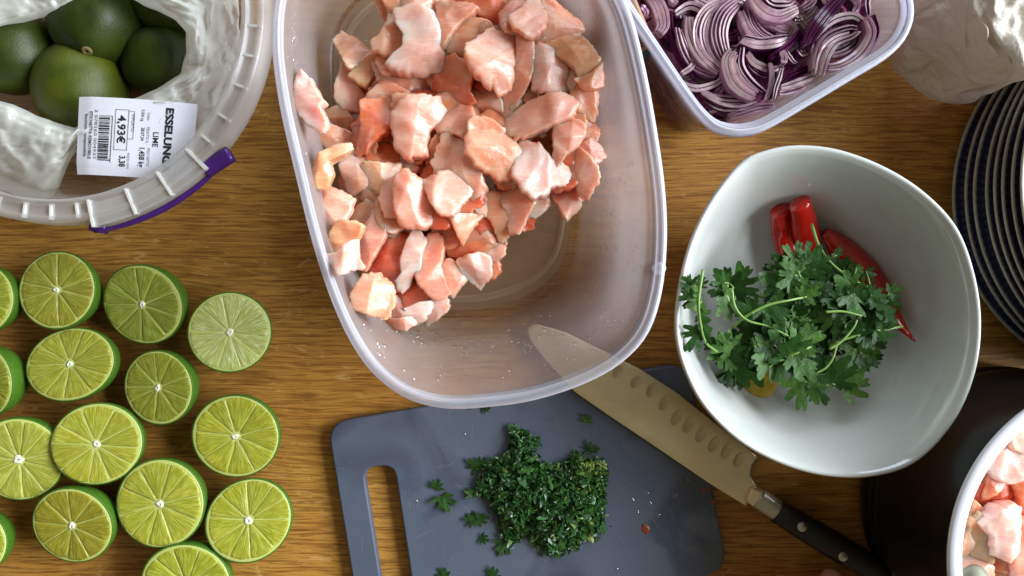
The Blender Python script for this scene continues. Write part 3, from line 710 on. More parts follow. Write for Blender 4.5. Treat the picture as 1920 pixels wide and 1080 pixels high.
# ------------------------------------------------------------------ lime pail
ZP = .075; kp = 1 - ZP / H; pc = P(97, 18, ZP); Rp = 397 / PX * kp; Rin = 360 / PX * kp
pl = thing('plastic_pail', 'round translucent plastic pail with ribbed rim and purple handle, holding limes', 'pail', (pc.x, pc.y, 0))
prof = [(.003, .004), (.06, .004), (.083, .004), (.0855, .007), (.0875, .02), (.0985, .062), (Rin, .070)]
v1 = revolve(prof, 120, True); prof2 = [(Rin + .0012, .0685), (.0997, .062), (.0888, .02), (.0868, .006), (.084, .0015), (.003, .0015)]
v2 = revolve(prof2, 120, False, True)
link('pail_body', mesh('pail_body', *join(v1, v2), True, None, [0] * len(v1[1]) + [1] * len(v2[1])), [M['pail'], M['clear']], pl)
rp = [(Rin - .0010, .066), (Rin - .0012, .0752), (Rin - .0002, .0762), (Rin + .0016, .0757), (Rin + .0024, .0735), (Rp - .0034, .0735), (Rp - .0026, .0752), (Rp - .0008, .0760), (Rp + .0006, .0750), (Rp + .0012, .058), (Rp + .0002, .057), (Rp - .0006, .0725), (Rin + .0010, .0722)]
link('pail_rim', mesh('pail_rim', *revolve(rp, 140)), M['pail_rim'], pl)
def ribm(r0, r1, w, z0, z1):
    V = [(r0, -w, z0), (r1, -w, z0), (r1, w, z0), (r0, w, z0), (r0, -w * .6, z1), (r1, -w * .6, z1), (r1, w * .6, z1), (r0, w * .6, z1)]
    return mesh('rib', V, [(3, 2, 1, 0), (4, 5, 6, 7), (0, 1, 5, 4), (1, 2, 6, 5), (2, 3, 7, 6), (3, 0, 4, 7)], False)
RIB = ribm(Rin + .001, Rp - .001, .0009, .0722, .0750); RIB.materials.append(M['rib'])
for a in [12, 4, -4.5, -13, -22, -32, -40, -83, -90.5, -98, -106, -114, 20, 28, 36, 44]:
    o = bpy.data.objects.new('rib', RIB); C.objects.link(o); o.parent = pl; o.rotation_euler.z = radians(a)
# wide tab of the rim with the handle slot
def arc_slab(a0, a1, r0, r1, z0, z1, n=24, bulge=0):
    top = []; V = []; F = []
    for i in range(n + 1):
        a = radians(a0 + (a1 - a0) * i / n); rr1 = r1 + bulge * sin(pi * i / n)
        for r, z in ((r0, z0), (rr1, z0), (rr1, z1), (r0, z1)): V.append((r * cos(a), r * sin(a), z))
    for i in range(n):
        for q in range(4): a = i * 4 + q; b = i * 4 + (q + 1) % 4; F.append((a, b, b + 4, a + 4))
    F += [(3, 2, 1, 0), tuple(n * 4 + q for q in range(4))]
    return V, F
link('handle_tab', mesh('handle_tab', *join(arc_slab(-79, -46, Rin + .003, Rp + .0045, .0738, .0750), arc_slab(-79, -46, Rp + .0038, Rp + .0050, .066, .0752)), False), M['pail_rim'], pl)
RIB2 = ribm(Rin + .001, Rp + .0052, .0010, .0722, .0764); RIB2.materials.append(M['rib'])
for a in (-46, -57, -67.5, -79):
    o = bpy.data.objects.new('rib', RIB2); C.objects.link(o); o.parent = pl; o.rotation_euler.z = radians(a)
hp = []
for i in range(30):
    a = radians(-81 + 38.5 * i / 29); hp.append(Vector(((Rp + .0064) * cos(a), (Rp + .0064) * sin(a), .0665)))
hd = link('handle', mesh('handle', *tube(hp, [.0009 + .0008 * sin(pi * i / 29) for i in range(30)], 8, 1.6)), M['purple'], pl)
a = radians(-43.0); kb = Vector(((Rp + .0045) * cos(a), (Rp + .0045) * sin(a), .0675))
link('handle_knob', mesh('handle_knob', *bar(kb - Vector((.007, .0045, 0)), kb + Vector((.007, .0045, 0)), .0045, .0045, .0045, .0040, .0675 - kb.z, e=3)), M['purple'], pl)
bpy.data.objects['handle_knob'].data.transform(Matrix.Translation((0, 0, 0)))
a = radians(-80); kb2 = Vector(((Rp + .004) * cos(a), (Rp + .004) * sin(a), .065))
link('handle_knob', mesh('handle_knob', *bar(kb2 - Vector((.004, -.001, 0)), kb2 + Vector((.004, -.001, 0)), .0035, .003, .003, .003, 0, e=3)), M['purple'], pl)

# whole limes
def lime(px, py, rpx, lab, axis, z=.031, st=True, squash=1.08):
    k = (1 - z / H) / PX; r = rpx * k
    o = thing('whole_lime', lab, 'lime', P(px, py, z), 'whole limes in the pail')
    V, F = revolve([(max(.01, sin(pi * q / 20)) * r, -cos(pi * q / 20) * r * squash * (1 + .05 * max(0, abs(cos(pi * q / 20)) - .9) * 10)) for q in range(21)], 40, True, True)
    rot = Vector((0, 0, 1)).rotation_difference(Vector(axis).normalized()).to_matrix()
    V = [rot @ (v + Vector((noise.noise(v * 60 + Vector((px, 0, 0))),) * 3) * .0008) for v in V]
    link('peel', mesh('peel', V, F), M['yellow_rind'] if 'yellow' in lab else M['whole_rind'], o)
    if st:
        e = rot @ Vector((0, 0, r * squash * 1.035)); sv, sf = revolve([(.0032, -.001), (.0030, .0006), (.0012, .0010), (.0008, .0003)], 10, False, True)
        link('stem_scar', mesh('stem_scar', [rot @ v + e for v in sv], sf), M['scar'], o)
M['scar'] = simple('stem_scar', (.16, .12, .04), .7, .3, 500)
lime(152, 168, 84, 'yellow tinged whole lime lying behind the price label', (.1, -1, .15), .032, False)
lime(30, 98, 76, 'whole lime at left edge with brown stem scar below', (-.2, -.8, .45), .034)
lime(186, 40, 88, 'dark whole lime at the top of the pail', (.1, -.7, .6), .031)
lime(302, 116, 66, 'dark whole lime at right, half covered by the bag fold', (1, .3, .1), .027, False)
lime(318, 2, 64, 'whole lime hidden under bag at top right of the pail', (1, .2, .1), .030, False)

# bag
bc = Vector((165, 120))
inn = [(-70, 62), (0, 54), (60, 38), (105, 26), (140, 10), (185, -14), (240, -6), (275, 12), (330, 38), (348, 62), (349, 100), (338, 138), (292, 168), (240, 190), (195, 215), (140, 240), (100, 228), (60, 212), (25, 196), (0, 190), (-60, 170), (-90, 110)]
oot = [(-170, -60), (-60, -120), (100, -150), (240, -150), (400, -110), (444, -20), (452, 80), (432, 170), (398, 250), (345, 312), (270, 338), (215, 330), (172, 300), (140, 285), (126, 315), (102, 368), (55, 382), (0, 356), (-70, 330), (-150, 220), (-190, 80)]
def pol2(pts):
    return polar([Vector((x, y, 0)) for x, y in resample([Vector((x, y, 0)) for x, y in pts], 300, True) for x, y in [(x, y)]], bc.to_3d()) if False else polar([Vector(p) for p in resample([Vector((x, y, 0)) for x, y in pts], 300, True)], bc.to_3d())
ri, ro = pol2(inn), pol2(oot)
NA, NR = 220, 44; rings = []
for i in range(NR):
    u = i / (NR - 1); ring = []
    for j in range(NA):
        a = 2 * pi * j / NA; r = ri(a) + (ro(a) - ri(a)) * u
        x, y = bc.x + cos(a) * r, bc.y + sin(a) * r
        w = Vector((x / 60, y / 60, 0))
        fold = 1.1 * abs(noise.noise(Vector((a * 2.2 + u * 1.5, u * 2.4, 3)))) + .55 * abs(noise.noise(Vector((a * 5 - u * 3, u * 3.6, 8)))) + .25 * abs(noise.noise(Vector((a * 11 + u * 4, u * 5, 1)))) + .10 * abs(noise.noise(Vector((x / 16, y / 16, 1))))
        z = .063 + .007 * sin(pi * min(1, u * 1.15)) ** .8 - .022 * u ** 2 - .014 * fold * min(1, .3 + u * 2)
        if u < .08: z -= (.08 - u) * .16
        sh = 7 * noise.noise(Vector((x / 30, y / 30, 5))) * (.4 + u)
        p = P(x + sh * cos(a), y + sh * sin(a), max(.008, z)); ring.append(p)
    rings.append(ring)
pb = thing('plastic_bag', 'crumpled translucent shopping bag of limes inside the pail', 'plastic bag', (pc.x, pc.y, .006))
v, f = loft(rings); link('bag_film', mesh('bag_film', to_local(v, pb), f), M['film'], pb)
# price label
ZL = .0640
lab_c = P(253, 256, ZL)
lb = bpy.data.objects.new('price_label', None)
c00, c10, c11, c01 = (P(*q, ZL) for q in ((147, 181), (366, 193), (352, 338), (141, 326)))
V = []; UV = []; nx, ny = 28, 20
def lab_pt(u, v, dz=0):
    p = c00.lerp(c10, u).lerp(c01.lerp(c11, u), v)
    z = .0022 * sin(u * 3.4 + .3) - .0035 * max(0, u - .7) ** 2 * 6 - .003 * max(0, v - .85) * 3 - .002 * max(0, .12 - u) * 6
    return Vector((p.x, p.y, ZL + z + dz - .003 * max(0, u - .55) * v))
for dz in (0, -.0004):
    for j in range(ny + 1):
        for i in range(nx + 1): V.append(lab_pt(i / nx, j / ny, dz))
F = []; st = (nx + 1) * (ny + 1)
for s in (0, 1):
    for j in range(ny):
        for i in range(nx):
            a = s * st + j * (nx + 1) + i; q = (a, a + nx + 1, a + nx + 2, a + 1); F.append(q if s == 0 else q[::-1])
lo = link('price_label', mesh('price_label', to_local(V, pb), F), M['paper_label'], pb)
def lab_print(name, verts2, faces, m):   # verts2 in label (u,v); lies on the label surface
    V = [lab_pt(u, v, .00025) - Vector(pb.location) for u, v in verts2]
    return link(name, mesh(name, V, faces, False), m, lo)
def text_mesh(txt, size, bold=0.0):
    cu = bpy.data.curves.new('print', 'FONT'); cu.body = txt; cu.size = 1.0; cu.offset = bold; cu.resolution_u = 3
    o = bpy.data.objects.new('print', cu); C.objects.link(o); bpy.context.view_layer.update()
    me = bpy.data.meshes.new_from_object(o.evaluated_get(bpy.context.evaluated_depsgraph_get()))
    v = [(q.co.x, q.co.y) for q in me.vertices]; f = [tuple(p.vertices) for p in me.polygons]
    bpy.data.objects.remove(o); bpy.data.curves.remove(cu); bpy.data.meshes.remove(me); return v, f
def lab_text(txt, u, v0, v1, hgt, m, bold=0.0):
    """text reading downwards: baseline at u, running from v0 to v1, letters hgt tall towards +u"""
    v, f = text_mesh(txt, 1, bold); x0 = min(q[0] for q in v); x1 = max(q[0] for q in v); y1 = max(q[1] for q in v); y0 = min(0, min(q[1] for q in v))
    lab_print('lettering', [(u + q[1] / y1 * hgt, v0 + (q[0] - x0) / (x1 - x0) * (v1 - v0)) for q in v], f, m)
lab_text('ESSELUNGA', .765, .085, .925, .062, M['ink'], .045)
lab_text('LIME', .672, .41, .60, .046, M['ink'], .01)
lab_text('TARA', .612, .16, .27, .022, M['grey_ink']); lab_text('0,006 kg', .565, .13, .28, .026, M['grey_ink'], .01)
lab_text('PESATO IL', .617, .35, .56, .022, M['grey_ink']); lab_text('28.07.24', .572, .36, .53, .027, M['ink'], .01)
lab_text('PESO NETTO', .632, .62, .85, .022, M['grey_ink']); lab_text('1,458 kg', .568, .62, .87, .046, M['ink'], .02)
lab_text('IMPORTO', .486, .20, .42, .026, M['grey_ink'])
lab_text('4,93€', .372, .22, .58, .072, M['ink'], .02)
lab_text('PREZZO €/KG', .468, .70, .90, .020, M['grey_ink']); lab_text('3,38', .402, .74, .88, .052, M['ink'], .02)
lab_text('ETICHETTA REMOVIBILE', .118, .19, .80, .028, M['ink'], .01); lab_text('Sacchetto compostabile', .072, .22, .77, .030, M['ink'], .01)
lab_text('2 078260 004937', .166, .16, .80, .026, M['grey_ink'])
def rect(u0, u1, v0, v1): return [(u0, v0), (u1, v0), (u1, v1), (u0, v1)]
RV = []; RF = []
def addr(*a): o = len(RV); RV.extend(rect(*a)); RF.append((o, o + 1, o + 2, o + 3))
for a in ((.345, .462, .145, .152), (.345, .462, .662, .669), (.345, .350, .145, .669), (.457, .462, .145, .669), (.462, .508, .160, .166), (.462, .508, .515, .521), (.504, .509, .166, .515)): addr(*a)
lab_print('price_frame', RV, RF, M['grey_ink'])
RV = []; RF = []; rb = random.Random(3); vv = .235
while vv < .82:
    w = rb.choice([.006, .006, .012, .018]); addr(.205, .300 if .25 < vv < .79 else .318, vv, vv + w); vv += w + rb.choice([.006, .007, .012])
addr(.318, .324, .235, .83)
lab_print('barcode', RV, RF, M['ink'])

# ------------------------------------------------------------------ onion tub
ZO = .10
orim = [(1165, -3), (1195, 42), (1240, 108), (1290, 180), (1318, 216), (1342, 237), (1372, 247), (1402, 247), (1440, 236), (1520, 190), (1600, 142), (1660, 106), (1690, 78), (1706, 48), (1711, 18), (1703, -20), (1670, -90), (1600, -200), (1530, -260), (1440, -270), (1280, -215), (1150, -150), (1115, -110), (1120, -75)]
obase = [(1160, 62), (1195, 125), (1228, 186), (1252, 222), (1280, 243), (1316, 243), (1360, 222), (1440, 178), (1510, 138), (1540, 112), (1550, 75), (1530, 30), (1480, -60), (1420, -150), (1370, -180), (1310, -170), (1180, -100), (1130, -65), (1125, -15)]
NO = 120
orW = inset([P(p.x, p.y, ZO) for p in cat_closed(orim, NO)], .0020); oc = P(1400, 40, ZO)
obf = polar([P(p.x, p.y, 0) for p in cat_closed(obase, 400)], P(1340, 40, 0)); obc = P(1340, 40, 0)
occ = sum(orW, Vector()) / NO; obW = []
for p in orW:
    a = math.atan2(p.y - occ.y, p.x - occ.x); obW.append(Vector((obc.x + cos(a) * obf(a), obc.y + sin(a) * obf(a), 0)))
oo = 1 if area2(orW) > 0 else -1
def oring(t, z, off=0):
    out = []
    for i in range(NO):
        p = obW[i].lerp(orW[i], t); d = (orW[(i + 1) % NO] - orW[i - 1]).xy; nr = Vector((d.y, -d.x)).normalized(); q = p.xy + nr * off * oo
        out.append(Vector((q.x, q.y, z)))
    return out
def ot(z): return .0 if z <= .003 else (.02 + .10 * math.sqrt((z - .003) / .01) if z < .013 else .12 + .80 * (z - .013) / (ZO - .013))
tu = thing('onion_tub', 'clear rectangular plastic tub packed with sliced red onion', 'plastic tub', (obc.x, obc.y, 0))
zz = [.003, .005, .008, .013, .03, .05, .07, .085, .094]
b1 = loft([oring(ot(z), z, -.0008) for z in zz], True, False); b2 = loft([oring(ot(z), max(.001, z - .001), .0004) for z in zz][::-1], False, True); body = join(b1, b2)
link('tub_body', mesh('tub_body', to_local(body[0], tu), body[1], True, None, [0] * len(b1[1]) + [1] * len(b2[1])), [M['tub'], M['clear']], tu)
tr_ = .12 + .80
rr = [oring(ot(.094), .094, -.0009), oring(.955, .096, -.001), oring(.965, .0985, 0), oring(.985, .0995, 0), oring(1, .0985, .000), oring(1, .1005, .0005), oring(1, .101, .0018), oring(1, .0995, .003), oring(1, .094, .0034), oring(1, .0935, .0024), oring(1, .097, .0016)]
link('tub_rim', mesh('tub_rim', to_local(loft(rr)[0], tu), loft(rr)[1]), M['tub_rim'], tu)
# brine
M['brine'] = None
def m_brine():
    t = NT('onion_brine'); t.t.nodes.remove(t.b)
    tr = t.n('ShaderNodeBsdfTransparent'); tr.inputs[0].default_value = (.52, .24, .42, 1)
    df = t.n('ShaderNodeBsdfDiffuse'); df.inputs[0].default_value = (.42, .08, .22, 1)
    gl = t.n('ShaderNodeBsdfGlossy'); gl.inputs['Roughness'].default_value = .06
    bp = t.n('ShaderNodeBump'); bp.inputs['Strength'].default_value = .3; bp.inputs['Distance'].default_value = .001
    t.l(t.noise(t.coord(), 60, 3), bp.inputs['Height']); t.l(bp.outputs[0], gl.inputs['Normal'])
    m1 = t.n('ShaderNodeMixShader'); m1.inputs[0].default_value = .50; t.l(tr.outputs[0], m1.inputs[1]); t.l(df.outputs[0], m1.inputs[2])
    m2 = t.n('ShaderNodeMixShader'); t.l(t.fresnel(.03, .5), m2.inputs[0]); t.l(m1.outputs[0], m2.inputs[1]); t.l(gl.outputs[0], m2.inputs[2]); emis_free(t, m2.outputs[0]); return t.m
M['brine'] = m_brine()
zq = [.004, .008, .013, .03, .05, .058]
bv = loft([oring(ot(z), z, -.0014) for z in zq], True, True)
tag(link('onion_brine', mesh('onion_brine', *bv), M['brine']), 'purple onion juice filling the clear tub', None, None, 'stuff')
def m_onion():
    t = NT('onion_flesh'); v = t.coord(rnd_off=True)
    c = t.ramp(t.noise(v, 70, 4, .6, .6), [(.28, (.32, .15, .25)), (.48, (.51, .36, .40)), (.70, (.64, .54, .49))])
    st = t.noise(t.coord(rnd_off=True, scale=(1, 1, 1)), 420, 3)
    c = t.mix(c, (.22, .07, .18), t.ramp(st, [(.55, 0.0), (.75, .45)]))
    t.set(Base_Color=c, Roughness=.25, Subsurface_Weight=.25, Subsurface_Radius=(1, .6, .8), Subsurface_Scale=.002, Coat_Weight=.3, Coat_Roughness=.1); t.bump(st, .25, .0005); return t.m
M['onion'] = m_onion()
M['onion_skin'] = simple('onion_skin', (.085, .010, .060), .22, .35, 140, .1)
M['onion_skin2'] = simple('onion_dark_flesh', (.40, .19, .31), .22, .3, 160, .1)
def onion(pts, w, z, lab, seed, skin=False, tilt=0.0, hh=.0032, out=1):
    r = random.Random(seed); n = 26
    path = cat_open([P(x, y, z) for x, y in pts], n); c = sum(path, Vector()) / n
    w *= 1.15; k = (1 - z / H) / PX; lanes = max(1, round(w / 6.6)); lw = w / lanes; V = []; F = []; MI = []
    for ln in range(lanes):
        rings = []; cen = (ln - (lanes - 1) / 2) * lw * 1.04; dh = r.uniform(-.0007, .0007); e0 = r.uniform(0, .05); e1 = 1 - r.uniform(0, .05); sw = lw * k / 2 * r.uniform(.84, .98)
        for i in range(n):
            t = (path[min(n - 1, i + 1)] - path[max(0, i - 1)]).normalized(); s = Vector((t.y, -t.x, 0)) * out
            u = i / (n - 1); env = (.50 + .50 * sin(pi * (.05 + .90 * u)) ** .6); q_ = min(n - 1, max(0, (e0 + (e1 - e0) * u) * (n - 1))); k0 = min(n - 2, int(q_))
            p = path[k0].lerp(path[k0 + 1], q_ - k0) - c + s * cen * k * env + Vector((0, 0, dh + .0025 * noise.noise(Vector((u * 2.2, seed, 0)))))
            a = sw * env; up = Vector((0, 0, 1)); tl = tilt * 1.0
            rings.append([p - s * a - up * hh, p + s * a - up * hh, p + s * a + up * (hh * .8 + tl), p + s * a * .78 + up * (hh + tl), p - s * a * .80 + up * (hh - tl), p - s * a + up * (hh * .75 - tl)])
        v, f = loft(rings, True, True); o = len(V); V += v; F += [tuple(q + o for q in fc) for fc in f]
        for fc in f: MI.append(1 if len(fc) == 4 and fc[0] % 6 in (1, 2) else 0)
    mats = [M['onion_skin'] if skin else M['onion'], M['onion_skin'] if ((skin is True) or out and lanes < 3) else M['onion_skin2']]
    if skin == 2: mats = [M['onion_skin2'], M['onion_skin']]
    me = mesh('onion_slice', V, F, True, None, MI); me.set_sharp_from_angle(angle=radians(38))
    o = link('onion_slice', me, mats, None, c)
    return tag(o, lab, 'onion slice', 'red onion slices in the clear tub')
ON = [
 ([(1212,-10),(1235,20),(1242,48),(1232,66)],24,.072,'thick pale onion crescent in left corner at the top edge'),
 ([(1270,54),(1280,92),(1304,126),(1345,146)],17,.072,'outermost pale arc of the left onion fan'),
 ([(1288,32),(1293,72),(1312,112),(1348,140)],20,.073,'second arc of the left onion fan'),
 ([(1366,4),(1324,24),(1308,62),(1320,104),(1352,137)],22,.075,'third arc of the left onion fan, longest one'),
 ([(1374,6),(1340,30),(1329,72),(1340,108),(1358,132)],18,.074,'fourth arc of the left onion fan'),
 ([(1380,8),(1354,34),(1346,68),(1354,104),(1362,112)],28,.0755,'broad inner arc of the left onion fan with dark hollow'),
 ([(1262,30),(1290,14),(1316,24),(1330,44)],14,.070,'short arc above the left onion fan'),
 ([(1255,22),(1258,60),(1275,105),(1305,150)],10,.069,'dark purple skin strip outside the left fan'),
 ([(1374,98),(1364,118),(1372,150),(1392,172),(1414,184)],27,.079,'thick pale crescent in front of the left fan'),
 ([(1390,90),(1388,122),(1402,150),(1432,176)],12,.078,'thin strip hugging the right side of thick pale crescent'),
 ([(1396,102),(1412,122),(1440,134),(1456,130)],14,.075,'short curved slice right of the thin strip'),
 ([(1398,118),(1410,136),(1432,146),(1450,144)],9,.073,'reddish arc under the short curved slice'),
 ([(1385,22),(1395,52),(1420,80),(1446,92)],15,.077,'long arc rising to the top centre'),
 ([(1402,5),(1408,40),(1428,66),(1450,76)],15,.076,'arc inside the long centre arc'),
 ([(1384,80),(1412,88),(1448,88),(1478,76)],14,.078,'flat pale slice below the centre disc'),
 ([(1392,72),(1420,78),(1450,75),(1474,70)],10,.077,'narrow strip just above the flat pale slice'),
 ([(1402,-4),(1424,24),(1458,34),(1494,20)],22,.080,'wide smile shaped slice at top centre'),
 ([(1425,-8),(1445,10),(1470,14),(1485,2)],14,.078,'small smile shaped slice inside the wide one'),
 ([(1430,40),(1460,50),(1480,56),(1475,68),(1450,66)],26,.074,'broad flat pale centre piece with dark specks'),
 ([(1500,20),(1516,8),(1522,-8)],16,.076,'short slice at top right of the wide smile'),
 ([(1576,-4),(1548,26),(1522,60),(1508,90)],24,.083,'shiny dark purple skin strip crossing diagonally'),
 ([(1500,56),(1484,80),(1462,98),(1440,112)],12,.080,'thin dark strip left of the diagonal skin strip'),
 ([(1520,108),(1528,70),(1558,42),(1592,34),(1612,44)],13,.077,'outer left arc of the right onion disc'),
 ([(1522,140),(1526,100),(1548,70),(1586,56),(1606,60)],12,.078,'second left arc of the right onion disc'),
 ([(1526,146),(1534,108),(1556,80),(1590,66)],11,.079,'third left arc of the right onion disc'),
 ([(1534,150),(1544,112),(1564,84),(1592,72),(1604,62)],12,.080,'long pale arc ending at lower rim in right disc'),
 ([(1618,38),(1624,70),(1606,104),(1572,126),(1544,130)],18,.079,'outer right arc of the right onion disc'),
 ([(1606,62),(1600,86),(1578,102),(1552,108)],12,.0775,'inner right arc of the right onion disc'),
 ([(1596,68),(1588,86),(1568,96),(1554,98)],12,.076,'pinkish heart of the right onion disc'),
 ([(1632,30),(1640,66),(1618,112),(1580,134)],9,.075,'purple skin arc bounding the right disc'),
 ([(1262,150),(1300,168),(1338,160),(1354,146)],12,.074,'strip curving under the tips of the left fan'),
 ([(1304,164),(1334,182),(1372,188),(1412,188)],13,.073,'first of the stacked arcs at bottom corner'),
 ([(1310,174),(1340,192),(1380,199),(1414,192)],12,.072,'second of the stacked arcs at bottom corner'),
 ([(1316,188),(1346,204),(1384,206),(1408,198)],12,.070,'third of the stacked arcs at bottom corner'),
 ([(1318,200),(1350,214),(1390,212),(1440,196)],10,.067,'dark purple skin strip at the bottom corner'),
 ([(1360,222),(1388,214),(1420,204),(1450,202)],16,.069,'pale grey slice against the bottom corner wall'),
 ([(1440,118),(1444,142),(1440,170),(1432,190)],10,.079,'upright thin strip right of bottom arcs'),
 ([(1462,132),(1456,152),(1450,174),(1446,190)],9,.081,'slim pale strip standing near lower rim'),
 ([(1460,100),(1466,112),(1464,124)],13,.081,'small lilac curl at the centre'),
 ([(1470,98),(1480,112),(1490,122)],10,.079,'little curl right of lilac curl'),
 ([(1520,130),(1494,138),(1472,150),(1460,164)],15,.072,'dark purple slice lying along the lower rim'),
 ([(1522,146),(1500,154),(1478,162),(1458,168)],12,.074,'pink white slice along the lower rim'),
 ([(1506,164),(1482,172),(1456,178)],13,.073,'yellowish slice end nearest the lower rim'),
 ([(1490,94),(1500,104),(1512,100)],12,.075,'pale stub left of the right disc'),
 ([(1588,-6),(1602,14),(1594,30)],12,.077,'pale curl above the right disc'),
 ([(1628,-6),(1622,16),(1626,30)],12,.075,'brownish strip by the right wall'),
 ([(1540,-8),(1546,8),(1558,14)],13,.076,'lilac stub beside the diagonal skin strip at top'),
]
dark = {7, 20, 21, 29, 34, 40}
for i, (pts, w, z, lab) in enumerate(ON):
    onion(pts, w, z - .004, lab, i, True if i in dark else False, 0.0006 if i % 2 else -.0004, .0032 + .0006 * (i % 3))
inn_o = [p for p in oring(ot(.066), .066, -.006)]
k = 0
while k < 170:
    px, py = rnd.uniform(1180, 1680), rnd.uniform(-60, 240); z = rnd.uniform(.056, .0685)
    ra = rnd.uniform(18, 50); a0 = rnd.uniform(0, 6.28); sw = rnd.uniform(1.0, 1.9)
    pts = [(px + ra * cos(a0 + sw * q / 3), py + ra * .8 * sin(a0 + sw * q / 3)) for q in range(4)]
    ring = oring(ot(z), z, -.006)
    if not all(pip(P(x, y, z).x, P(x, y, z).y, ring) for x, y in pts): continue
    onion(pts, rnd.uniform(9, 17), z, 'short lilac onion sliver packed beneath the larger onion slices', 500 + k, rnd.choice([False, False, False, True, 2]), 0, .0030); k += 1
# packed along the clear side walls
for k in range(900):
    if len([1 for q_ in C.objects if q_.name.startswith('onion_slice')]) > 290: break
    u = rnd.random(); z = rnd.uniform(.008, .058); n0 = rnd.randrange(NO); ring = oring(ot(z), z, -.0024)
    p = ring[n0]; q = ring[(n0 + 3) % NO]; r_ = ring[(n0 + 6) % NO]
    if p.y > .17 or p.x > .14: continue
    kk = 1 - z / H
    pts = [(960 + v.x * PX / kk, 540 - v.y * PX / kk) for v in (p, q, r_)]
    onion(pts, rnd.uniform(8, 13), z, 'lilac onion sliver pressed flat against clear tub wall', 800 + k, rnd.choice([False, False, 2]), rnd.uniform(-.002, .002), .003)
# side label on the tub's near wall
def wall_pt(px, py, dz=0.0004):
    # nearest wall point seen at this pixel: march the ray from the rim down
    best = None
    for s in range(200):
        z = .093 - .09 * s / 200; q = P(px, py, z); ring = oring(ot(z), z, .0012)
        if pip(q.x, q.y, ring): return q
    return P(px, py, .003)
quad = [(1158, -30), (1188, -18), (1234, 92), (1204, 116)]
def side_strip(name, a, b, m, dz, na=5, nb=8, par=None):
    V = []; F = []
    for j in range(nb + 1):
        for i in range(na + 1):
            u = a[0] + (a[1] - a[0]) * i / na; w = b[0] + (b[1] - b[0]) * j / nb
            p = Vector(quad[0]).lerp(Vector(quad[1]), u).lerp(Vector(quad[3]).lerp(Vector(quad[2]), u), w)
            q = wall_pt(p.x, p.y); q = q + Vector((-.81, -.5, .45)).normalized() * dz; V.append(q)
    for j in range(nb):
        for i in range(na): x = j * (na + 1) + i; F.append((x, x + 1, x + na + 2, x + na + 1))
    o_ = par if par else tu
    return link(name, mesh(name, to_local(V, tu), F), m, o_)
sl = side_strip('side_label', (0, 1), (0, .90), M['kraft'], .0006)
side_strip('label_band', (0, 1), (.90, 1), M['teal'], .0006, 5, 2, sl)
for i, u in enumerate((.52, .62, .72, .82)): side_strip('print_line', (u, u + .03), (.05, .82 - .05 * (i % 2)), M['ink'], .0009, 1, 10, sl)
for i in range(13): side_strip('barcode_bar', (.10, .40), (.40 + i * .035, .40 + i * .035 + (.018 if i % 3 else .024)), M['ink'], .0009, 2, 1, sl)

# ------------------------------------------------------------------ white bowl
ZB = .08
brim = [(1500, 271), (1575, 280), (1660, 312), (1735, 360), (1795, 425), (1828, 510), (1841, 600), (1832, 690), (1800, 775), (1750, 842), (1690, 882), (1600, 897), (1500, 883), (1400, 838), (1325, 770), (1285, 700), (1266, 625), (1272, 540), (1295, 450), (1335, 370), (1390, 303), (1440, 280)]
NW = 140; bW = [P(p.x, p.y, ZB) for p in cat_closed(brim, NW)]; bcw = sum(bW, Vector()) / NW; bcw.z = 0
M['porcelain'] = None
def m_porc():
    t = NT('white_porcelain'); t.set(Base_Color=t.ramp(t.noise(t.coord(), 20, 3), [(.3, (.51, .53, .50)), (.7, (.54, .56, .53))]), Roughness=.12, Coat_Weight=.5, Coat_Roughness=.04)
    t.bump(t.noise(t.coord(), 30, 2), .08, .0012); return t.m
M['porcelain'] = m_porc()
wb = thing('serving_bowl', 'white rounded square porcelain bowl with cilantro and chillies', 'bowl', bcw)
def bowl_ring(s, z, rnd_=0.0):
    out = []; rm = sum((p - bcw).xy.length for p in bW) / NW
    for p in bW:
        d = (p - bcw).xy; r = d.length * (1 - rnd_) + rm * rnd_; d = d.normalized() * r * s; out.append(Vector((d.x, d.y, z)))
    return out
prof_in = [(.02, .0080, 1), (.25, .0082, 1), (.40, .0088, .9), (.50, .0105, .7), (.58, .0150, .5), (.66, .0240, .3), (.74, .0370, .15), (.82, .0520, .05), (.89, .0660, 0), (.945, .0765, 0), (.970, .0795, 0), (.985, .0802, 0), (.997, .0796, 0), (1.0, .0780, 0), (.996, .0760, 0), (.97, .0715, 0), (.90, .060, 0), (.80, .043, .05), (.70, .027, .2), (.60, .012, .5), (.52, .005, .8), (.46, .003, 1), (.45, .0005, 1), (.43, .0005, 1), (.42, .003, 1), (.02, .003, 1)]
v, f = loft([bowl_ring(*q) for q in prof_in], True, True)
bo = link('bowl_body', mesh('bowl_body', v, [q[::-1] for q in f]), M['porcelain'], wb)
def bowl_z(px, py):
    """height of the bowl's inside under a pixel (iterated)"""
    z = .02
    for _ in range(12):
        q = P(px, py, z) - bcw; a = math.atan2(q.y, q.x); s = q.xy.length / BR(a)
        zz = .008
        for (s0, z0, _r), (s1, z1, _r1) in zip(prof_in[:11], prof_in[1:12]):
            if s0 <= s <= s1: zz = z0 + (z1 - z0) * (s - s0) / (s1 - s0)
        if s > .985: zz = .08
        z = z * .5 + zz * .5
    return z
BR = polar([p - bcw for p in bW], Vector((0, 0, 0)))

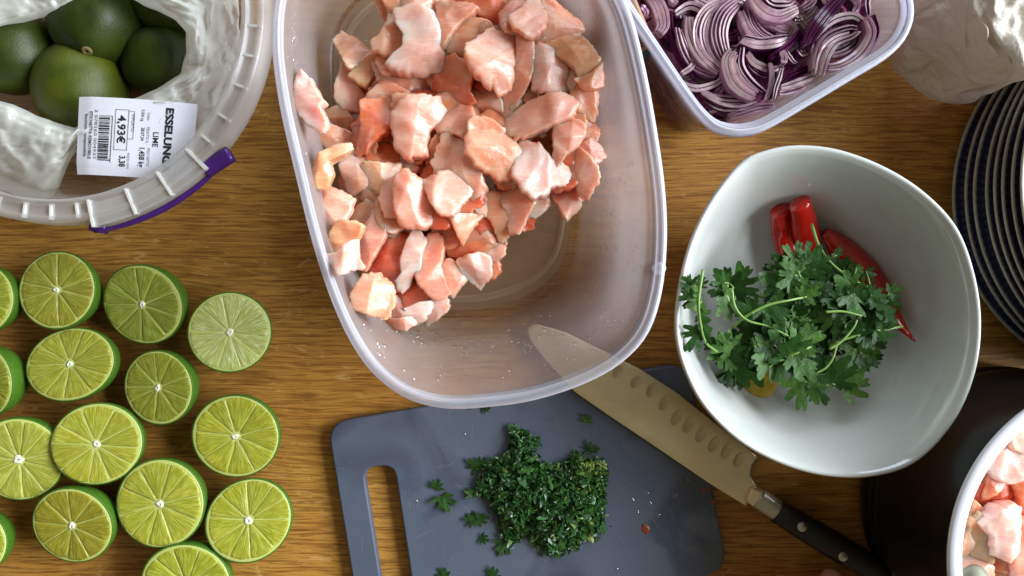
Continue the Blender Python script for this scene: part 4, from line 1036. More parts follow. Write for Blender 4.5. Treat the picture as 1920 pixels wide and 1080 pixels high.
# chillies
M['chilli'] = None
def m_chilli():
    t = NT('red_chilli'); v = t.coord(rnd_off=True)
    t.set(Base_Color=t.ramp(t.noise(v, 50, 3), [(.3, (.32, .004, .003)), (.6, (.52, .012, .006)), (.8, (.60, .05, .012))]), Roughness=.17, Coat_Weight=.6, Coat_Roughness=.06, Subsurface_Weight=.12, Subsurface_Scale=.002)
    t.bump(t.noise(v, 110, 2), .25, .0012); return t.m
M['chilli'] = m_chilli(); M['chilli_in'] = simple('chilli_inside', (.45, .06, .015), .4, .3, 200)
def half_pod(pts, rad, lab, name, zoff=.004, open_=False, grooves=0, seed=0):
    n = 30; path = cat_open([P(x, y, bowl_z(x, y) + zoff) for x, y in pts], n); c = sum(path, Vector()) / n; rings = []
    o = thing(name, lab, 'chilli', c)
    for i, p in enumerate(path):
        t = (path[min(n - 1, i + 1)] - path[max(0, i - 1)]).normalized(); s = t.cross(Vector((0, 0, 1))).normalized(); u = s.cross(t)
        q = i / (n - 1) * (len(rad) - 1); k = min(len(rad) - 2, int(q)); r = rad[k] + (rad[k + 1] - rad[k]) * (q - k); r = r / PX * .9
        ring = []
        for j in range(28):
            a = 2 * pi * j / 28; rr = r * (1 + .07 * noise.noise(Vector((cos(a) * 1.5, sin(a) * 1.5, i * .14 + seed))))
            lob = 1 - (.30 * math.exp(-((a - pi * .52) / .22) ** 2) if grooves else 0)
            ring.append(p - c + s * cos(a) * rr + u * sin(a) * rr * .72 * lob)
        rings.append(ring)
    link('pod', mesh('pod', *loft(rings, True, True)), M['chilli'], o)
    if open_:
        ring = [v for v in rings[0]]; t0 = (path[1] - path[0]).normalized() * .0012
        cc = sum(ring, Vector()) / len(ring); link('cut_face', mesh('cut_face', [cc.lerp(v, .86) - t0 * .5 for v in ring] + [cc.lerp(v, .5) - t0 * .3 for v in ring], loft([ring, ring])[1], False), M['chilli_in'], o)
    return o
sc_ = half_pod([(1463, 394), (1470, 430), (1480, 480), (1486, 520)], [21, 26, 26, 24], 'short cut red chilli with two lobes at top of the bowl', 'red_chilli', .010, False, 0, 3)
sc2 = half_pod([(1500, 380), (1508, 420), (1516, 470), (1520, 515)], [21, 27, 26, 23], None, 'red_chilli', .012, False, 0, 5)
for c in list(sc2.children):
    c.parent = sc_; c.location = sc2.location - sc_.location
bpy.data.objects.remove(sc2)
lp = half_pod([(1546, 434), (1585, 475), (1640, 540), (1680, 600), (1708, 632)], [10, 27, 34, 28, 15, 4], 'long pointed red chilli leaning on right side of the bowl', 'red_chilli', .007, False, 0, 9)
tipp = P(1716, 640, bowl_z(1716, 640) + .005); link('tip', mesh('tip', to_local(tube([P(1706, 630, bowl_z(1706, 630) + .006), tipp], [.0012, .0007], 6)[0], lp), tube([Vector(), Vector((1, 0, 0))], .1, 6)[1]), M['chilli'], lp)

# ginger / garlic lumps
def lump(px, py, rx, ry, z, lab, name, cat, m, seed, ang=0, cutm=None):
    c = P(px, py, z); V, F = revolve([(max(.02, sin(pi * q / 14)), -cos(pi * q / 14)) for q in range(15)], 24, True, True)
    k = (1 - z / H) / PX; out = []
    for v in V:
        d = 1 + .16 * noise.noise(v * 1.3 + Vector((seed, 0, 0))) + .05 * noise.noise(v * 5 + Vector((seed, 0, 0)))
        p = Vector((v.x * rx * k, v.y * ry * k, min(v.z, .55) * min(rx, ry) * k * .8)) * d
        out.append(Matrix.Rotation(ang, 3, 'Z') @ p)
    return tag(link(name, mesh(name, out, F), m, None, c), lab, cat)
M['ginger'] = simple('ginger_flesh', (.52, .34, .035), .35, .25, 180, .5)
M['ginger_skin'] = simple('ginger_skin', (.40, .22, .075), .5, .25, 200, .5)
lump(1424, 722, 31, 26, .022, 'yellow ginger chunk at the lower left of the cilantro', 'ginger_chunk', 'ginger', M['ginger'], 2, .3)
lump(1622, 662, 30, 36, .021, 'tan ginger slice peeking out right of the cilantro', 'ginger_slice', 'ginger', M['ginger_skin'], 5, .7)

# ------------------------------------------------------------------ cilantro
def m_leaf(name, a, b, c_):
    t = NT(name); v = t.coord(rnd_off=True); oi = t.n('ShaderNodeObjectInfo')
    c = t.ramp(oi.outputs['Random'], [(0.0, a), (.6, b), (1.0, c_)])
    c = t.mix(c, tuple(q * .55 for q in a), t.ramp(t.noise(v, 2.2, 4), [(.4, .5), (.65, 0.0)]))
    t.set(Base_Color=c, Roughness=.45, Specular_IOR_Level=.22)
    tl = t.n('ShaderNodeBsdfTranslucent'); t.l(c, tl.inputs[0]); mx = t.n('ShaderNodeMixShader'); mx.inputs[0].default_value = .22
    t.l(t.b.outputs[0], mx.inputs[1]); t.l(tl.outputs[0], mx.inputs[2]); t.bump(t.noise(v, 5, 2), .12, .02); emis_free(t, mx.outputs[0]); return t.m
M['leaf'] = m_leaf('cilantro_leaf', (.016, .058, .008), (.034, .098, .014), (.080, .175, .028))
M['stem'] = simple('cilantro_stem', (.16, .28, .06), .4, .2, 200)
def leaf_mesh(seed):
    r = random.Random(seed); lob = [(-78, .72), (-34, .86), (0, 1.0), (36, .88), (80, .7)]
    lob = [(a + r.uniform(-6, 6), l * r.uniform(.88, 1.08)) for a, l in lob]
    n = 61; V = [Vector((0, 0, 0))]; F = []
    cv = r.uniform(-.5, .4); ph = r.uniform(0, 6)
    for ringi, s in enumerate((.3, .6, .85, 1.0)):
        for i in range(n):
            a = -112 + 224 * i / (n - 1); q = .38
            for la, ll in lob: q = max(q, ll * math.exp(-((a - la) / 18.5) ** 4 * .9) if abs(a - la) < 32 else 0)
            teeth = .17 * (1 - abs(sin(radians(a) * 8.0 + seed))) ** 1.6 * (q > .47)
            rad = (q - teeth) * s if s > .6 else min(q, .52 + .2 * s) * s
            x, y = rad * cos(radians(a)), rad * sin(radians(a))
            z = cv * rad * rad * .5 + .04 * sin(radians(a) * 4 + ph) * rad + .04 * noise.noise(Vector((x * 1.6, y * 1.6, seed)))
            V.append(Vector((x, y, z)))
    for i in range(n - 1): F.append((0, 1 + i, 2 + i))
    for k in range(3):
        for i in range(n - 1): a = 1 + k * n + i; F.append((a, a + n, a + n + 1, a + 1))
    me = mesh('leaf', V, F); me.materials.append(M['leaf']); return me
LEAF = [leaf_mesh(s) for s in range(6)]
def put_leaf(parent, p, size, ang, tilt, roll=0, mi=None):
    o = bpy.data.objects.new('leaf', LEAF[rnd.randrange(6) if mi is None else mi]); C.objects.link(o); o.parent = parent
    o.location = Vector(p) - Vector(parent.location) if parent else p
    o.rotation_euler = (Matrix.Rotation(ang, 4, 'Z') @ Matrix.Rotation(tilt, 4, 'Y') @ Matrix.Rotation(roll, 4, 'X')).to_euler(); o.scale = (size,) * 3; return o
def sprig(lab, pts, zs_, leaves, rad=.0008, group='cilantro sprigs in the white bowl'):
    n = 20; ctrl = [P(x, y, z) for (x, y), z in zip(pts, zs_)]; path = cat_open(ctrl, n)
    o = thing('cilantro_sprig', lab, 'cilantro', path[0], group)
    v, f = tube(path, [rad * (1.1 - .4 * i / n) for i in range(n)], 7); parts = [(v, f)]
    for (lx, ly, sz, ang) in leaves:
        z = zs_[0] + (zs_[-1] - zs_[0]) * .5 + rnd.uniform(.001, .008)
        b = min(path, key=lambda q: (q.xy - P(lx, ly, z).xy).length)
        a = radians(ang); k = (1 - z / H) / PX; base = P(lx, ly, z) - Vector((cos(a), sin(a), 0)) * sz * k * .55
        parts.append(tube(cat_open([b, (b + base) / 2 + Vector((0, 0, .001)), base], 6), rad * .55, 5))
        put_leaf(o, base, sz * k * 1.12, a, rnd.uniform(-.35, .2), rnd.uniform(-.35, .35))
    v, f = join(*parts); link('stem', mesh('stem', to_local(v, o), f), M['stem'], o)
    return o
zt = .06
sprig('sprig hanging over the left rim of the bowl', [(1318, 506), (1310, 560), (1312, 600), (1322, 640), (1345, 660)], [.086, .088, .084, .078, .066], [(1290, 545, 34, 170), (1300, 570, 30, 200), (1285, 525, 26, 140), (1298, 640, 42, 230), (1322, 595, 24, 330), (1284, 560, 28, 190), (1322, 620, 26, 300), (1316, 525, 20, 60)])
sprig('sprig with long bare stem arching over the red chilli', [(1522, 420), (1535, 460), (1560, 495), (1600, 525), (1645, 548), (1665, 580)], [.050, .052, .054, .056, .056, .052], [(1630, 520, 24, 300), (1680, 545, 26, 20), (1570, 470, 16, 80), (1612, 508, 16, 320), (1655, 585, 40, 290), (1672, 570, 30, 330)])
sprig('sprig with thick pale stem curving across the middle', [(1372, 615), (1400, 592), (1440, 572), (1480, 563), (1515, 556)], [.058, .064, .066, .066, .060], [(1395, 575, 38, 150), (1450, 590, 46, 300), (1520, 540, 40, 50)])
sprig('sprig with thin stem along right edge of the heap', [(1692, 612), (1650, 620), (1610, 628), (1575, 640), (1555, 650)], [.056, .060, .061, .060, .056], [(1640, 600, 40, 60), (1600, 615, 34, 120), (1660, 625, 34, 340), (1672, 606, 26, 30), (1620, 640, 34, 250)])
sprig('sprig with a curved stem at the bottom of the heap', [(1492, 690), (1510, 715), (1540, 722), (1580, 722), (1600, 718)], [.048, .05, .05, .048, .044], [(1610, 720, 48, 10), (1500, 745, 56, 260), (1540, 740, 42, 300), (1570, 690, 56, 70), (1525, 690, 44, 150)])
sprig('leafy sprig at the upper left of the heap', [(1368, 520), (1362, 550), (1375, 580), (1395, 600)], [.058, .061, .06, .056], [(1362, 515, 44, 90), (1348, 545, 40, 190), (1395, 515, 44, 50), (1400, 545, 44, 350), (1355, 575, 46, 220), (1390, 575, 44, 300), (1345, 520, 30, 140)])
sprig('dark feathery sprig right under the short chilli', [(1450, 520), (1470, 500), (1500, 490), (1530, 480)], [.05, .054, .056, .054], [(1455, 490, 40, 130), (1495, 470, 40, 80), (1525, 475, 40, 40), (1480, 520, 40, 270), (1540, 500, 40, 330), (1440, 515, 40, 180)])
sprig('glossy leaved sprig in the centre front of the heap', [(1440, 660), (1470, 668), (1500, 660), (1520, 650)], [.058, .064, .066, .062], [(1430, 685, 60, 230), (1480, 650, 54, 80), (1520, 640, 54, 20), (1505, 690, 50, 300), (1460, 690, 50, 250)])
cent = [(1400, 650, 'leafy sprig just above the yellow ginger chunk'), (1440, 620, 'sprig under the thick pale curved stem, left of centre'), (1480, 600, 'sprig at the very centre of the herb heap'), (1520, 600, 'sprig just right of the heap centre'),
        (1560, 590, 'sprig left of the thin stem lying across right side'), (1600, 560, 'sprig resting against the long red chilli'), (1540, 560, 'sprig between the two red chillies, low in the heap'), (1480, 560, 'sprig where the thick pale stem ends'), (1440, 560, 'sprig beneath the arch of the thick pale stem'),
        (1560, 650, 'sprig below the thin right stem, near the forked stem'), (1600, 660, 'sprig lying over the tan ginger slice'), (1360, 660, 'sprig at lower left edge of the heap by the bowl wall'), (1380, 690, 'lowest sprig left of the yellow ginger chunk'),
        (1590, 600, 'sprig on the right side of heap under the bare rising stem'), (1500, 520, 'sprig right below the short chilli, in the middle top'), (1560, 530, 'sprig at the upper right of the heap by the arching stem'), (1620, 590, 'outermost sprig at right beside the long red chilli tip'), (1470, 640, 'sprig in the front centre behind the glossy leaves')]
for i, (x, y, slab) in enumerate(cent):
    a = rnd.uniform(0, 6.28); z0 = max(bowl_z(x, y) + .004, .030 + .022 * (i % 3) / 2 + rnd.uniform(0, .006)); d = 34
    lv = []
    for q in range(8):
        b = rnd.uniform(0, 6.28); e = rnd.uniform(12, 46); lx = x + cos(b) * e * 1.1; ly = y - sin(b) * e * .9
        if lx > 1690 or lx < 1325 or ly < 440 or ly > 755: continue
        lv.append((lx, ly, rnd.uniform(28, 48), math.degrees(b) + rnd.uniform(-40, 40)))
    sprig('cilantro ' + slab, [(x - d * cos(a), y - d * sin(a)), (x, y), (x + d * cos(a + .3), y + d * sin(a + .3))], [z0, z0 + .003, z0 + .001], lv)

for i, (lab, pts, z0) in enumerate([
 ('bare pale stem curving down left of heap centre', [(1372, 540), (1378, 575), (1400, 600), (1440, 612), (1478, 630)], .066),
 ('bare stem rising from the heap toward the short chilli', [(1555, 655), (1578, 640), (1600, 615), (1607, 600)], .066),
 ('short cut stem end pointing up in front of the heap', [(1415, 640), (1418, 665), (1425, 690)], .064),
 ('thin stem lying across the right of the heap', [(1548, 585), (1580, 584), (1615, 592)], .065),
 ('forked thin stem at the front right of the heap', [(1570, 640), (1562, 670), (1548, 690), (1530, 700)], .064),
 ('thin curved stem near the front of the heap', [(1500, 700), (1485, 680), (1462, 676), (1440, 690)], .065)]):
    sprig(lab, pts, [z0] * len(pts), [], .0007)
# chopped cilantro on the board
zc = .0085
heap = [(958, 800), (990, 815), (1008, 830), (1000, 852), (1010, 872), (1050, 875), (1070, 865), (1080, 852), (1100, 862), (1130, 868), (1134, 890), (1132, 940), (1128, 975), (1130, 995), (1100, 1008), (1080, 1025), (1060, 1035), (1030, 1040), (1010, 1020), (985, 1000), (970, 1010), (955, 1020), (945, 1000), (940, 975), (925, 950), (918, 925), (895, 915), (900, 895), (910, 875), (935, 865), (955, 845), (960, 825)]
hp_ = [Vector(p) for p in heap]
def hdist(x, y):
    d = 1e9
    for a, b in zip(hp_, hp_[1:] + hp_[:1]):
        t = max(0, min(1, (Vector((x, y)) - a).dot(b - a) / (b - a).length_squared)); d = min(d, (a.lerp(b, t) - Vector((x, y))).length)
    return d
def m_chop(name, a, b):
    t = NT(name); at = t.n('ShaderNodeAttribute', attribute_name='tone')
    t.set(Base_Color=t.ramp(at.outputs['Fac'], [(0.0, (.010, .045, .010)), (.45, (.024, .10, .016)), (.8, (.055, .16, .026)), (.9, (.16, .26, .05)), (1.0, (.30, .36, .08))]), Roughness=.36, Coat_Weight=.15); return t.m
M['chop'] = m_chop('chopped_cilantro', 0, 0)
BV = []; BF = []; TN = []
def bit(c, ln, wd, seed, tone):
    r = random.Random(seed); a = r.uniform(0, 6.28); R = Matrix.Rotation(a, 3, 'Z') @ Matrix.Rotation(r.uniform(-1.0, 1.0), 3, 'Y') @ Matrix.Rotation(r.uniform(-1.0, 1.0), 3, 'X')
    o = len(BV); sh = [(-1, -.3), (-.4, -1), (.3, -.7), (1, -.25), (.9, .4), (.2, 1), (-.6, .7)]
    for x, y in sh: BV.append(c + R @ Vector((x * ln * r.uniform(.7, 1.1), y * wd * r.uniform(.6, 1.1), r.uniform(-.25, .25) * wd)))
    BV.append(c + R @ Vector((0, 0, wd * r.uniform(-.3, .5))))
    for i in range(7): BF.append((o + i, o + (i + 1) % 7, o + 7)); TN.append(tone)
cnt = 0
while cnt < 5200:
    x, y = rnd.uniform(880, 1148), rnd.uniform(788, 1052)
    d = hdist(x, y)
    if not pip(x, y, hp_):
        if rnd.random() > math.exp(-d / 2.5) * (.9 + noise.noise(Vector((x / 9, y / 9, 4)))): continue
        d = 0
    hmax = .0025 + .016 * min(1, d / 45) ** .7 * (.65 + .5 * noise.noise(Vector((x / 22, y / 22, 0))))
    z = zc + hmax * rnd.random() ** .5
    yel = 0.12 if x > 1085 and y < 900 else 0.02
    tone = rnd.betavariate(1.6, 2.2) * .85
    if x > 1070: tone = min(.85, tone + .12)
    if rnd.random() < yel + .015: tone = rnd.uniform(.88, 1)
    s = rnd.choice([.0007, .0010, .0013, .0018, .0027]) * rnd.uniform(.8, 1.2); bit(P(x, y, z), s * rnd.uniform(1, 1.6), s * rnd.uniform(.4, .9), cnt, tone); cnt += 1
for i in range(60):
    x, y = rnd.uniform(1085, 1138), rnd.gauss(875, 8); bit(P(x, y, zc + .009), .0013, .0009, 9000 + i, rnd.uniform(.9, 1))
me = mesh('chopped_cilantro', BV, BF, False); at = me.attributes.new('tone', 'FLOAT', 'FACE'); at.data.foreach_set('value', TN)
tag(link('chopped_cilantro', me, M['chop']), 'heap of finely chopped cilantro on the grey board', None, None, 'stuff')
SCR = [(820, 906, 26, 70, 'small dark leaf scrap left of heap, above the larger scrap'), (835, 945, 40, -70, 'larger toothed leaf scrap lying left of the heap'), (890, 868, 34, 140, 'leaf scrap touching the heap at upper left'), (882, 922, 24, 110, 'curled leaf scrap left beside the heap'), (880, 974, 28, 190, 'broad leaf scrap left below the heap'), (905, 972, 26, 10, 'leaf scrap between the broad scrap and heap'), (910, 1011, 22, -20, 'thin leaf sliver below the left of heap'), (942, 1030, 34, 250, 'leaf scrap hanging off the bottom left of heap'), (1108, 838, 28, 100, 'oval leaf scrap right above the heap'), (1100, 783, 22, 80, 'tiny leaf scrap nearest the knife blade'), (828, 1074, 26, 130, 'leaf tip cut by bottom edge at left'), (924, 1073, 26, 90, 'stem bit cut by bottom edge below heap'), (913, 765, 18, 0, 'dark scrap half under the chicken box rim'), (880, 760, 12, 40, 'speck of leaf by the chicken box rim')]
for i, (x, y, s, a, lab) in enumerate(SCR):
    k = (1 - .009 / H) / PX; o = put_leaf(None, P(x, y, .0096) - Vector((cos(radians(a)), sin(radians(a)), 0)) * s * k * .4, s * k * .85, radians(a), rnd.uniform(-.15, .1), rnd.uniform(-.2, .2), i % 6)
    o.name = 'leaf_scrap'; tag(o, lab, 'leaf scrap', 'loose cilantro scraps on the board')

# ------------------------------------------------------------------ plates
M['plate'] = None
def m_plate():
    t = NT('navy_plate'); tc = t.n('ShaderNodeTexCoord'); sx = t.n('ShaderNodeSeparateXYZ'); t.l(tc.outputs['Object'], sx.inputs[0])
    an = t.n('ShaderNodeMath', operation='ARCTAN2'); t.l(sx.outputs[1], an.inputs[0]); t.l(sx.outputs[0], an.inputs[1])
    m1 = t.n('ShaderNodeMath', operation='MULTIPLY'); t.l(an.outputs[0], m1.inputs[0]); m1.inputs[1].default_value = 70
    ln = t.n('ShaderNodeVectorMath', operation='LENGTH'); t.l(tc.outputs['Object'], ln.inputs[0])
    m2 = t.n('ShaderNodeMath', operation='MULTIPLY'); t.l(ln.outputs['Value'], m2.inputs[0]); m2.inputs[1].default_value = 620
    a = t.n('ShaderNodeMath', operation='ADD'); t.l(m1.outputs[0], a.inputs[0]); t.l(m2.outputs[0], a.inputs[1])
    s = t.n('ShaderNodeMath', operation='SUBTRACT'); t.l(m1.outputs[0], s.inputs[0]); t.l(m2.outputs[0], s.inputs[1])
    p = []
    for q in (a, s): x = t.n('ShaderNodeMath', operation='SINE'); t.l(q.outputs[0], x.inputs[0]); p.append(x)
    mm = t.n('ShaderNodeMath', operation='MULTIPLY'); t.l(p[0].outputs[0], mm.inputs[0]); t.l(p[1].outputs[0], mm.inputs[1])
    t.set(Base_Color=t.ramp(mm.outputs[0], [(.05, (.024, .028, .058)), (.35, (.075, .080, .14))]), Roughness=.3, Coat_Weight=.2); return t.m
M['plate'] = m_plate(); M['plate_edge'] = simple('cream_edge', (.36, .33, .27), .35, .15, 300)
pcx = P(2128, 370, .012); RP = 345 / PX * .975
def plate_parts():
    b = revolve([(.02, .004), (.062, .004), (.072, .007), (.085, .0105), (RP - .0019, .0131)], 120, True)
    u = revolve([(RP - .002, .0105), (.085, .0082), (.072, .0045), (.062, .001), (.02, .001)], 120, False, True)
    e = revolve([(RP - .0020, .0131), (RP - .0012, .0137), (RP - .0002, .0134), (RP, .0128), (RP - .0006, .0119), (RP - .002, .0105)], 140)
    return mesh('plate_body', *join(b, u)), mesh('rim_edge', *e)
pm, em = plate_parts(); pm.materials.append(M['plate']); em.materials.append(M['plate_edge'])
pls = ['bottom plate of the patterned navy stack', 'second plate up from bottom of the navy stack', 'third plate up from bottom of the navy stack', 'fourth plate up from bottom of the navy stack', 'fifth plate up from bottom of the navy stack', 'sixth plate up from bottom of the navy stack', 'seventh plate up, just under the top navy plate', 'top plate of the patterned navy stack']
for i, (lab, xx) in enumerate(zip(pls, (1783, 1806, 1822, 1845, 1860, 1875, 1893, 1910))):
    zrim = H * (1 - (1783 - 960) * .975 / (xx - 960)); z = zrim - .0125
    o = thing('dinner_plate', lab, 'plate', (pcx.x, pcx.y, max(0, z)), 'stack of navy plates with cream edges')
    for nm, me in (('plate_body', pm), ('rim_edge', em)):
        c = bpy.data.objects.new(nm, me); C.objects.link(c); c.parent = o
    o.rotation_euler.z = rnd.uniform(0, 6)

# ------------------------------------------------------------------ paper bag
bag = [(1690, 60, .03), (1722, 0, .035), (1750, -60, .04), (1850, -160, .05), (2050, -160, .06), (2090, 0, .085), (1990, 88, .086), (1920, 140, .086), (1872, 170, .070), (1830, 196, .042), (1780, 189, .030), (1735, 168, .020), (1700, 142, .012), (1672, 120, .008)]
bp3 = cat_closed([tuple(P(*q)) for q in bag], 180); bgc = Vector((.243, .150, 0))
def m_paper():
    t = NT('bakery_paper'); v = t.coord()
    t.set(Base_Color=t.ramp(t.noise(v, 25, 4), [(.3, (.70, .66, .57)), (.7, (.80, .76, .69))]), Roughness=.75, Specular_IOR_Level=.2)
    tl = t.n('ShaderNodeBsdfTranslucent'); tl.inputs[0].default_value = (.7, .6, .45, 1); mx = t.n('ShaderNodeMixShader'); mx.inputs[0].default_value = .15
    vo = t.n('ShaderNodeTexVoronoi', feature='DISTANCE_TO_EDGE'); vo.inputs['Scale'].default_value = 34; wv = t.n('ShaderNodeVectorMath', operation='ADD')
    t.l(v, vo.inputs['Vector'])
    t.bump(t.mix(t.noise(v, 26, 6, .62, 1.2), vo.outputs['Distance'], .5), .8, .018); t.l(t.b.outputs[0], mx.inputs[1]); t.l(tl.outputs[0], mx.inputs[2]); emis_free(t, mx.outputs[0]); return t.m
M['paper'] = m_paper()
PRF = [(.86, -.6), (.95, -.3), (1.0, 0), (.985, .14), (.95, .28), (.90, .40), (.84, .50), (.77, .60), (.70, .68), (.62, .76), (.54, .83), (.46, .88), (.38, .93), (.30, .96), (.2, .98), (.1, 1.0), (.03, 1.0)]
rings = []
def crease(v, f): return abs(noise.noise(v * f))
for g in range(64):
    w = g / 63 * (len(PRF) - 1); k = min(len(PRF) - 2, int(w)); e = w - k
    s = PRF[k][0] + (PRF[k + 1][0] - PRF[k][0]) * e; h = PRF[k][1] + (PRF[k + 1][1] - PRF[k][1]) * e
    ring = []
    for j, p in enumerate(bp3):
        q = bgc.lerp(p, s); zt_ = .092
        z = p.z + (zt_ - p.z) * h if h >= 0 else max(.002, p.z * (1 + h))
        u = Vector((q.x, q.y, z * .7)); am = max(.12, min(1, (h + .12) * 3))
        ds_ = .040 * (.28 - crease(u + Vector((3, 1, 0)), 17)) + .012 * (crease(u + Vector((7, 0, 2)), 34) - .2) - .008 * (crease(Vector((u.x * 1.6, u.y * .7, u.z)) + Vector((1, 5, 2)), 62) - .2) + .003 * noise.noise(u * 130)
        d = (q.xy - bgc.xy); d = d.normalized() if d.length > 1e-6 else d
        up_ = .35 + .65 * max(0, h); xy = q.xy + d * ds_ * am * (1 - up_)
        ring.append(Vector((xy.x, xy.y, max(.001, z + ds_ * am * up_))))
    rings.append(ring)
v, f = loft(rings, False, True)
me = mesh('paper_bag', v, f, False); pg = link('paper_bag', me, M['paper']); me.transform(Matrix.Translation(-bgc)); pg.location = bgc
me.polygons.foreach_set('use_smooth', [True] * len(me.polygons))
tag(pg, 'crumpled off white paper bag beside the onion tub', 'paper bag')

# ------------------------------------------------------------------ pot
M['pot'] = simple('black_enamel', (.006, .007, .009), .33, .2, 60, Specular_IOR_Level=.32)
M['pot_in'] = simple('white_enamel', (.74, .75, .82), .2, .03, 60, Coat_Weight=.4)
zpo = .12; kq = 1 - zpo / H; pw = P(2112, 1060, zpo); rpo = 349 / PX * kq
pot = thing('cooking_pot', 'black pot with white interior and rim, filled with raw chicken', 'pot', (pw.x + .004, pw.y + .002, 0))
prof = [(.02, .001), (.072, .001), (.079, .003), (.0818, .008), (.0822, .014), (.0805, .018), (.0790, .0195), (.0795, .022), (.0815, .025), (.0822, .030), (.0815, .036), (.0790, .048), (.0800, .075), (rpo - .003, .100), (rpo - .0006, .114), (rpo, .1180)]
link('pot_body', mesh('pot_body', *revolve(prof, 140, True)), M['pot'], pot)
prof = [(rpo, .1180), (rpo + .0003, .1192), (rpo - .0008, .1202), (rpo - .0035, .1206), (rpo - .0062, .1200), (rpo - .0072, .1185), (rpo - .0080, .112), (rpo - .0095, .10), (.074, .06), (.072, .02), (.066, .008), (.02, .006)]
link('pot_lining', mesh('pot_lining', *revolve(prof, 140, False, True)), M['pot_in'], pot)
POT = [
 ('shaggy white piece high in the pot near its left rim','white',.106,[(1850,870),(1862,845),(1885,835),(1905,850),(1912,880),(1890,898),(1860,892)]),
 ('white pink rounded lump in the middle of the pot chicken','white',.110,[(1832,979),(1858,954),(1886,945),(1905,957),(1899,992),(1895,1023),(1877,1042),(1854,1030),(1848,1001)]),
 ('deep red flat piece in the pot','red',.098,[(1822,905),(1860,895),(1895,900),(1905,935),(1880,945),(1850,960),(1825,965),(1818,930)]),
 ('tan piece in the pot between rim and rounded lump','tan',.104,[(1805,980),(1825,965),(1835,985),(1830,1010),(1850,1040),(1835,1045),(1815,1030)]),
 ('peach strip in the pot right against the left rim','peach',.103,[(1795,1005),(1808,970),(1814,1010),(1804,1030),(1793,1028)]),
 ('pink piece in the pot at the lower right frame edge','pink',.106,[(1895,1020),(1905,975),(1930,985),(1940,1090),(1900,1090),(1885,1050)]),
 ('pale piece at the bottom left of the pot','pale',.103,[(1792,1045),(1810,1035),(1845,1055),(1850,1085),(1796,1095)]),
 ('white top piece in the pot by the upper rim','pale',.106,[(1888,800),(1915,780),(1940,780),(1935,830),(1910,845),(1885,835),(1880,815)]),
 ('orange piece in the pot by the right frame edge','coral',.102,[(1890,895),(1930,880),(1940,950),(1912,955),(1900,930)]),
 ('coral piece in the pot left of the shaggy one','coral',.099,[(1838,890),(1850,862),(1868,880),(1862,905),(1832,925)]),
 ('small peach scrap in the pot above the tan piece','peach',.101,[(1808,968),(1815,940),(1830,955),(1826,972)]),
 ('pink strip under the rounded lump in the pot','pink',.102,[(1842,1045),(1870,1042),(1895,1050),(1890,1062),(1850,1060)]),
 ('peach slab at the bottom of the pot by the frame edge','peach',.101,[(1850,1066),(1900,1060),(1915,1100),(1860,1110)])]
for i, (lab, tone, z, pts) in enumerate(POT): chicken(lab, tone, z, pts, .008, 700 + i, (rnd.uniform(-.2, .2), rnd.uniform(-.2, .2)), 'raw chicken pieces in the pot')
k = 0
for i in range(200):
    if k >= 22: break
    a = rnd.uniform(0, 6.28); r = rnd.uniform(0, .062); x = pw.x + cos(a) * r; y = pw.y + sin(a) * r; z = rnd.uniform(.086, .094); kk = 1 - z / H
    px, py = 960 + x * PX / kk, 540 - y * PX / kk
    pts = [(px + 42 * cos(q * .9) * rnd.uniform(.7, 1.1), py + 42 * sin(q * .9) * rnd.uniform(.7, 1.1)) for q in range(7)]
    chicken('raw chicken chunk low in the pot, seen only between others', rnd.choice(['red', 'coral', 'pink', 'peach']), z, pts, .009, 900 + i, (0, 0), 'raw chicken pieces in the pot'); k += 1
# spoon resting in the pot
M['spoon'] = simple('dull_steel', (.20, .20, .14), .6, .15, 200, Metallic=.4)
sp = thing('serving_spoon', 'dull metal spoon tip among the chicken in the pot', 'spoon', P(1826, 1078, .115))
rings = []
for s, z in ((1, .0), (.96, .0012), (.8, .0030), (.5, .0042), (.05, .0046)):
    rings.append([Vector((cos(a) * .0082 * s, sin(a) * .0112 * s - .006, z)) for a in (2 * pi * q / 28 for q in range(28))])
link('spoon_bowl', mesh('spoon_bowl', *join(loft(rings, True, True))), M['spoon'], sp)
link('spoon_handle', mesh('spoon_handle', *tube([Vector((0, -.015, .001)), Vector((.006, -.05, .01)), Vector((.014, -.09, .02))], [.003, .0026, .004], 8, .5)), M['spoon'], sp)

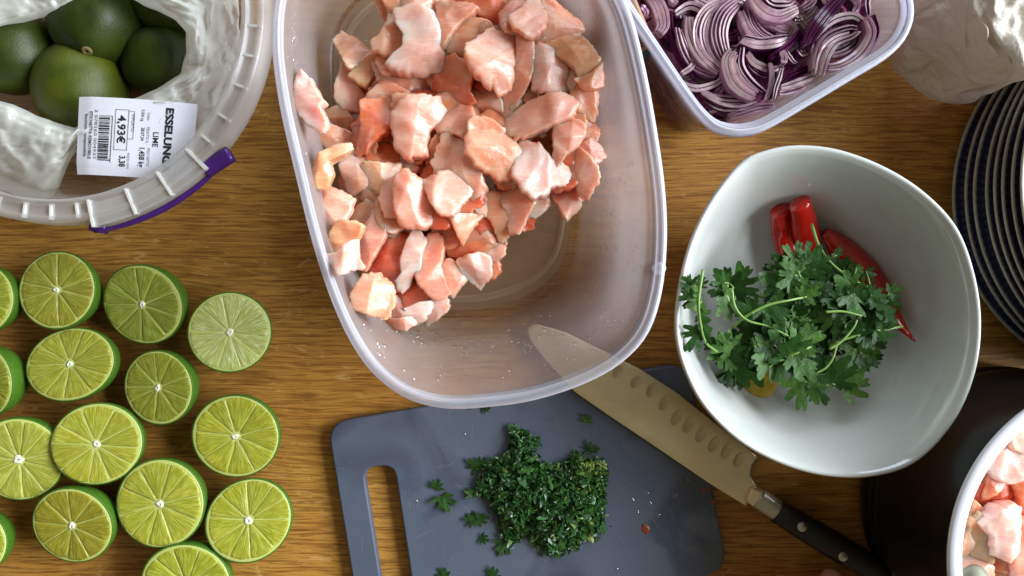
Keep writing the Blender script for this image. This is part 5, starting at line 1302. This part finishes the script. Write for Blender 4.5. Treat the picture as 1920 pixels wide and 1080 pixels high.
# ------------------------------------------------------------------ hand whose fingertips reach the lower edge
def m_skin():
    t = NT('skin'); t.set(Base_Color=t.ramp(t.noise(t.coord(), 60, 4), [(.3, (.60, .27, .19)), (.7, (.72, .37, .28))]), Roughness=.45, Subsurface_Weight=.3, Subsurface_Radius=(1, .4, .2), Subsurface_Scale=.004); t.bump(t.noise(t.coord(), 500, 3), .2, .0004); return t.m
M['skin'] = m_skin()
base = P(1590, 1290, .03)
def skin_hand():
    V = []; E = []; Rr = []
    def add(p, r, par=None):
        V.append(tuple(p)); Rr.append(r)
        if par is not None: E.append((par, len(V) - 1))
        return len(V) - 1
    w0 = add(P(1640, 1520, .04), .026); w1 = add(P(1620, 1420, .036), .024, w0); pm = add(P(1590, 1300, .030), .026, w1)
    tips = [((1545, 1240), (1552, 1160), (1560, 1100), (1558, 1064), .0088), ((1500, 1245), (1480, 1170), (1472, 1112), (1467, 1073), .0082), ((1590, 1235), (1612, 1170), (1628, 1130), (1640, 1105), .0088), ((1640, 1245), (1665, 1195), (1680, 1160), (1690, 1135), .0080), ((1480, 1330), (1440, 1280), (1425, 1240), (1420, 1205), .0095)]
    for a, b, c, d, r in tips:
        i = add(P(*a, .026), r * 1.15, pm); i = add(P(*b, .026), r * 1.05, i); i = add(P(*c, .020), r * .95, i); add(P(*d, .013), r * .75, i)
    me = bpy.data.meshes.new('person'); me.from_pydata(V, E, []); o = bpy.data.objects.new('person', me); C.objects.link(o)
    m = o.modifiers.new('skin', 'SKIN'); s = o.modifiers.new('sub', 'SUBSURF'); s.levels = s.render_levels = 2
    for q, r in zip(me.skin_vertices[0].data, Rr): q.radius = (r, r)
    me.skin_vertices[0].data[2].use_root = True
    bpy.context.view_layer.update()
    m2 = bpy.data.meshes.new_from_object(o.evaluated_get(bpy.context.evaluated_depsgraph_get())); bpy.data.objects.remove(o)
    m2.polygons.foreach_set('use_smooth', [True] * len(m2.polygons)); m2.materials.clear(); m2.name = 'person'
    m2.transform(Matrix.Translation(-base)); return link('person', m2, M['skin'], None, base)
tag(skin_hand(), 'bare hand with pink fingertips reaching in beside the knife handle', 'person')
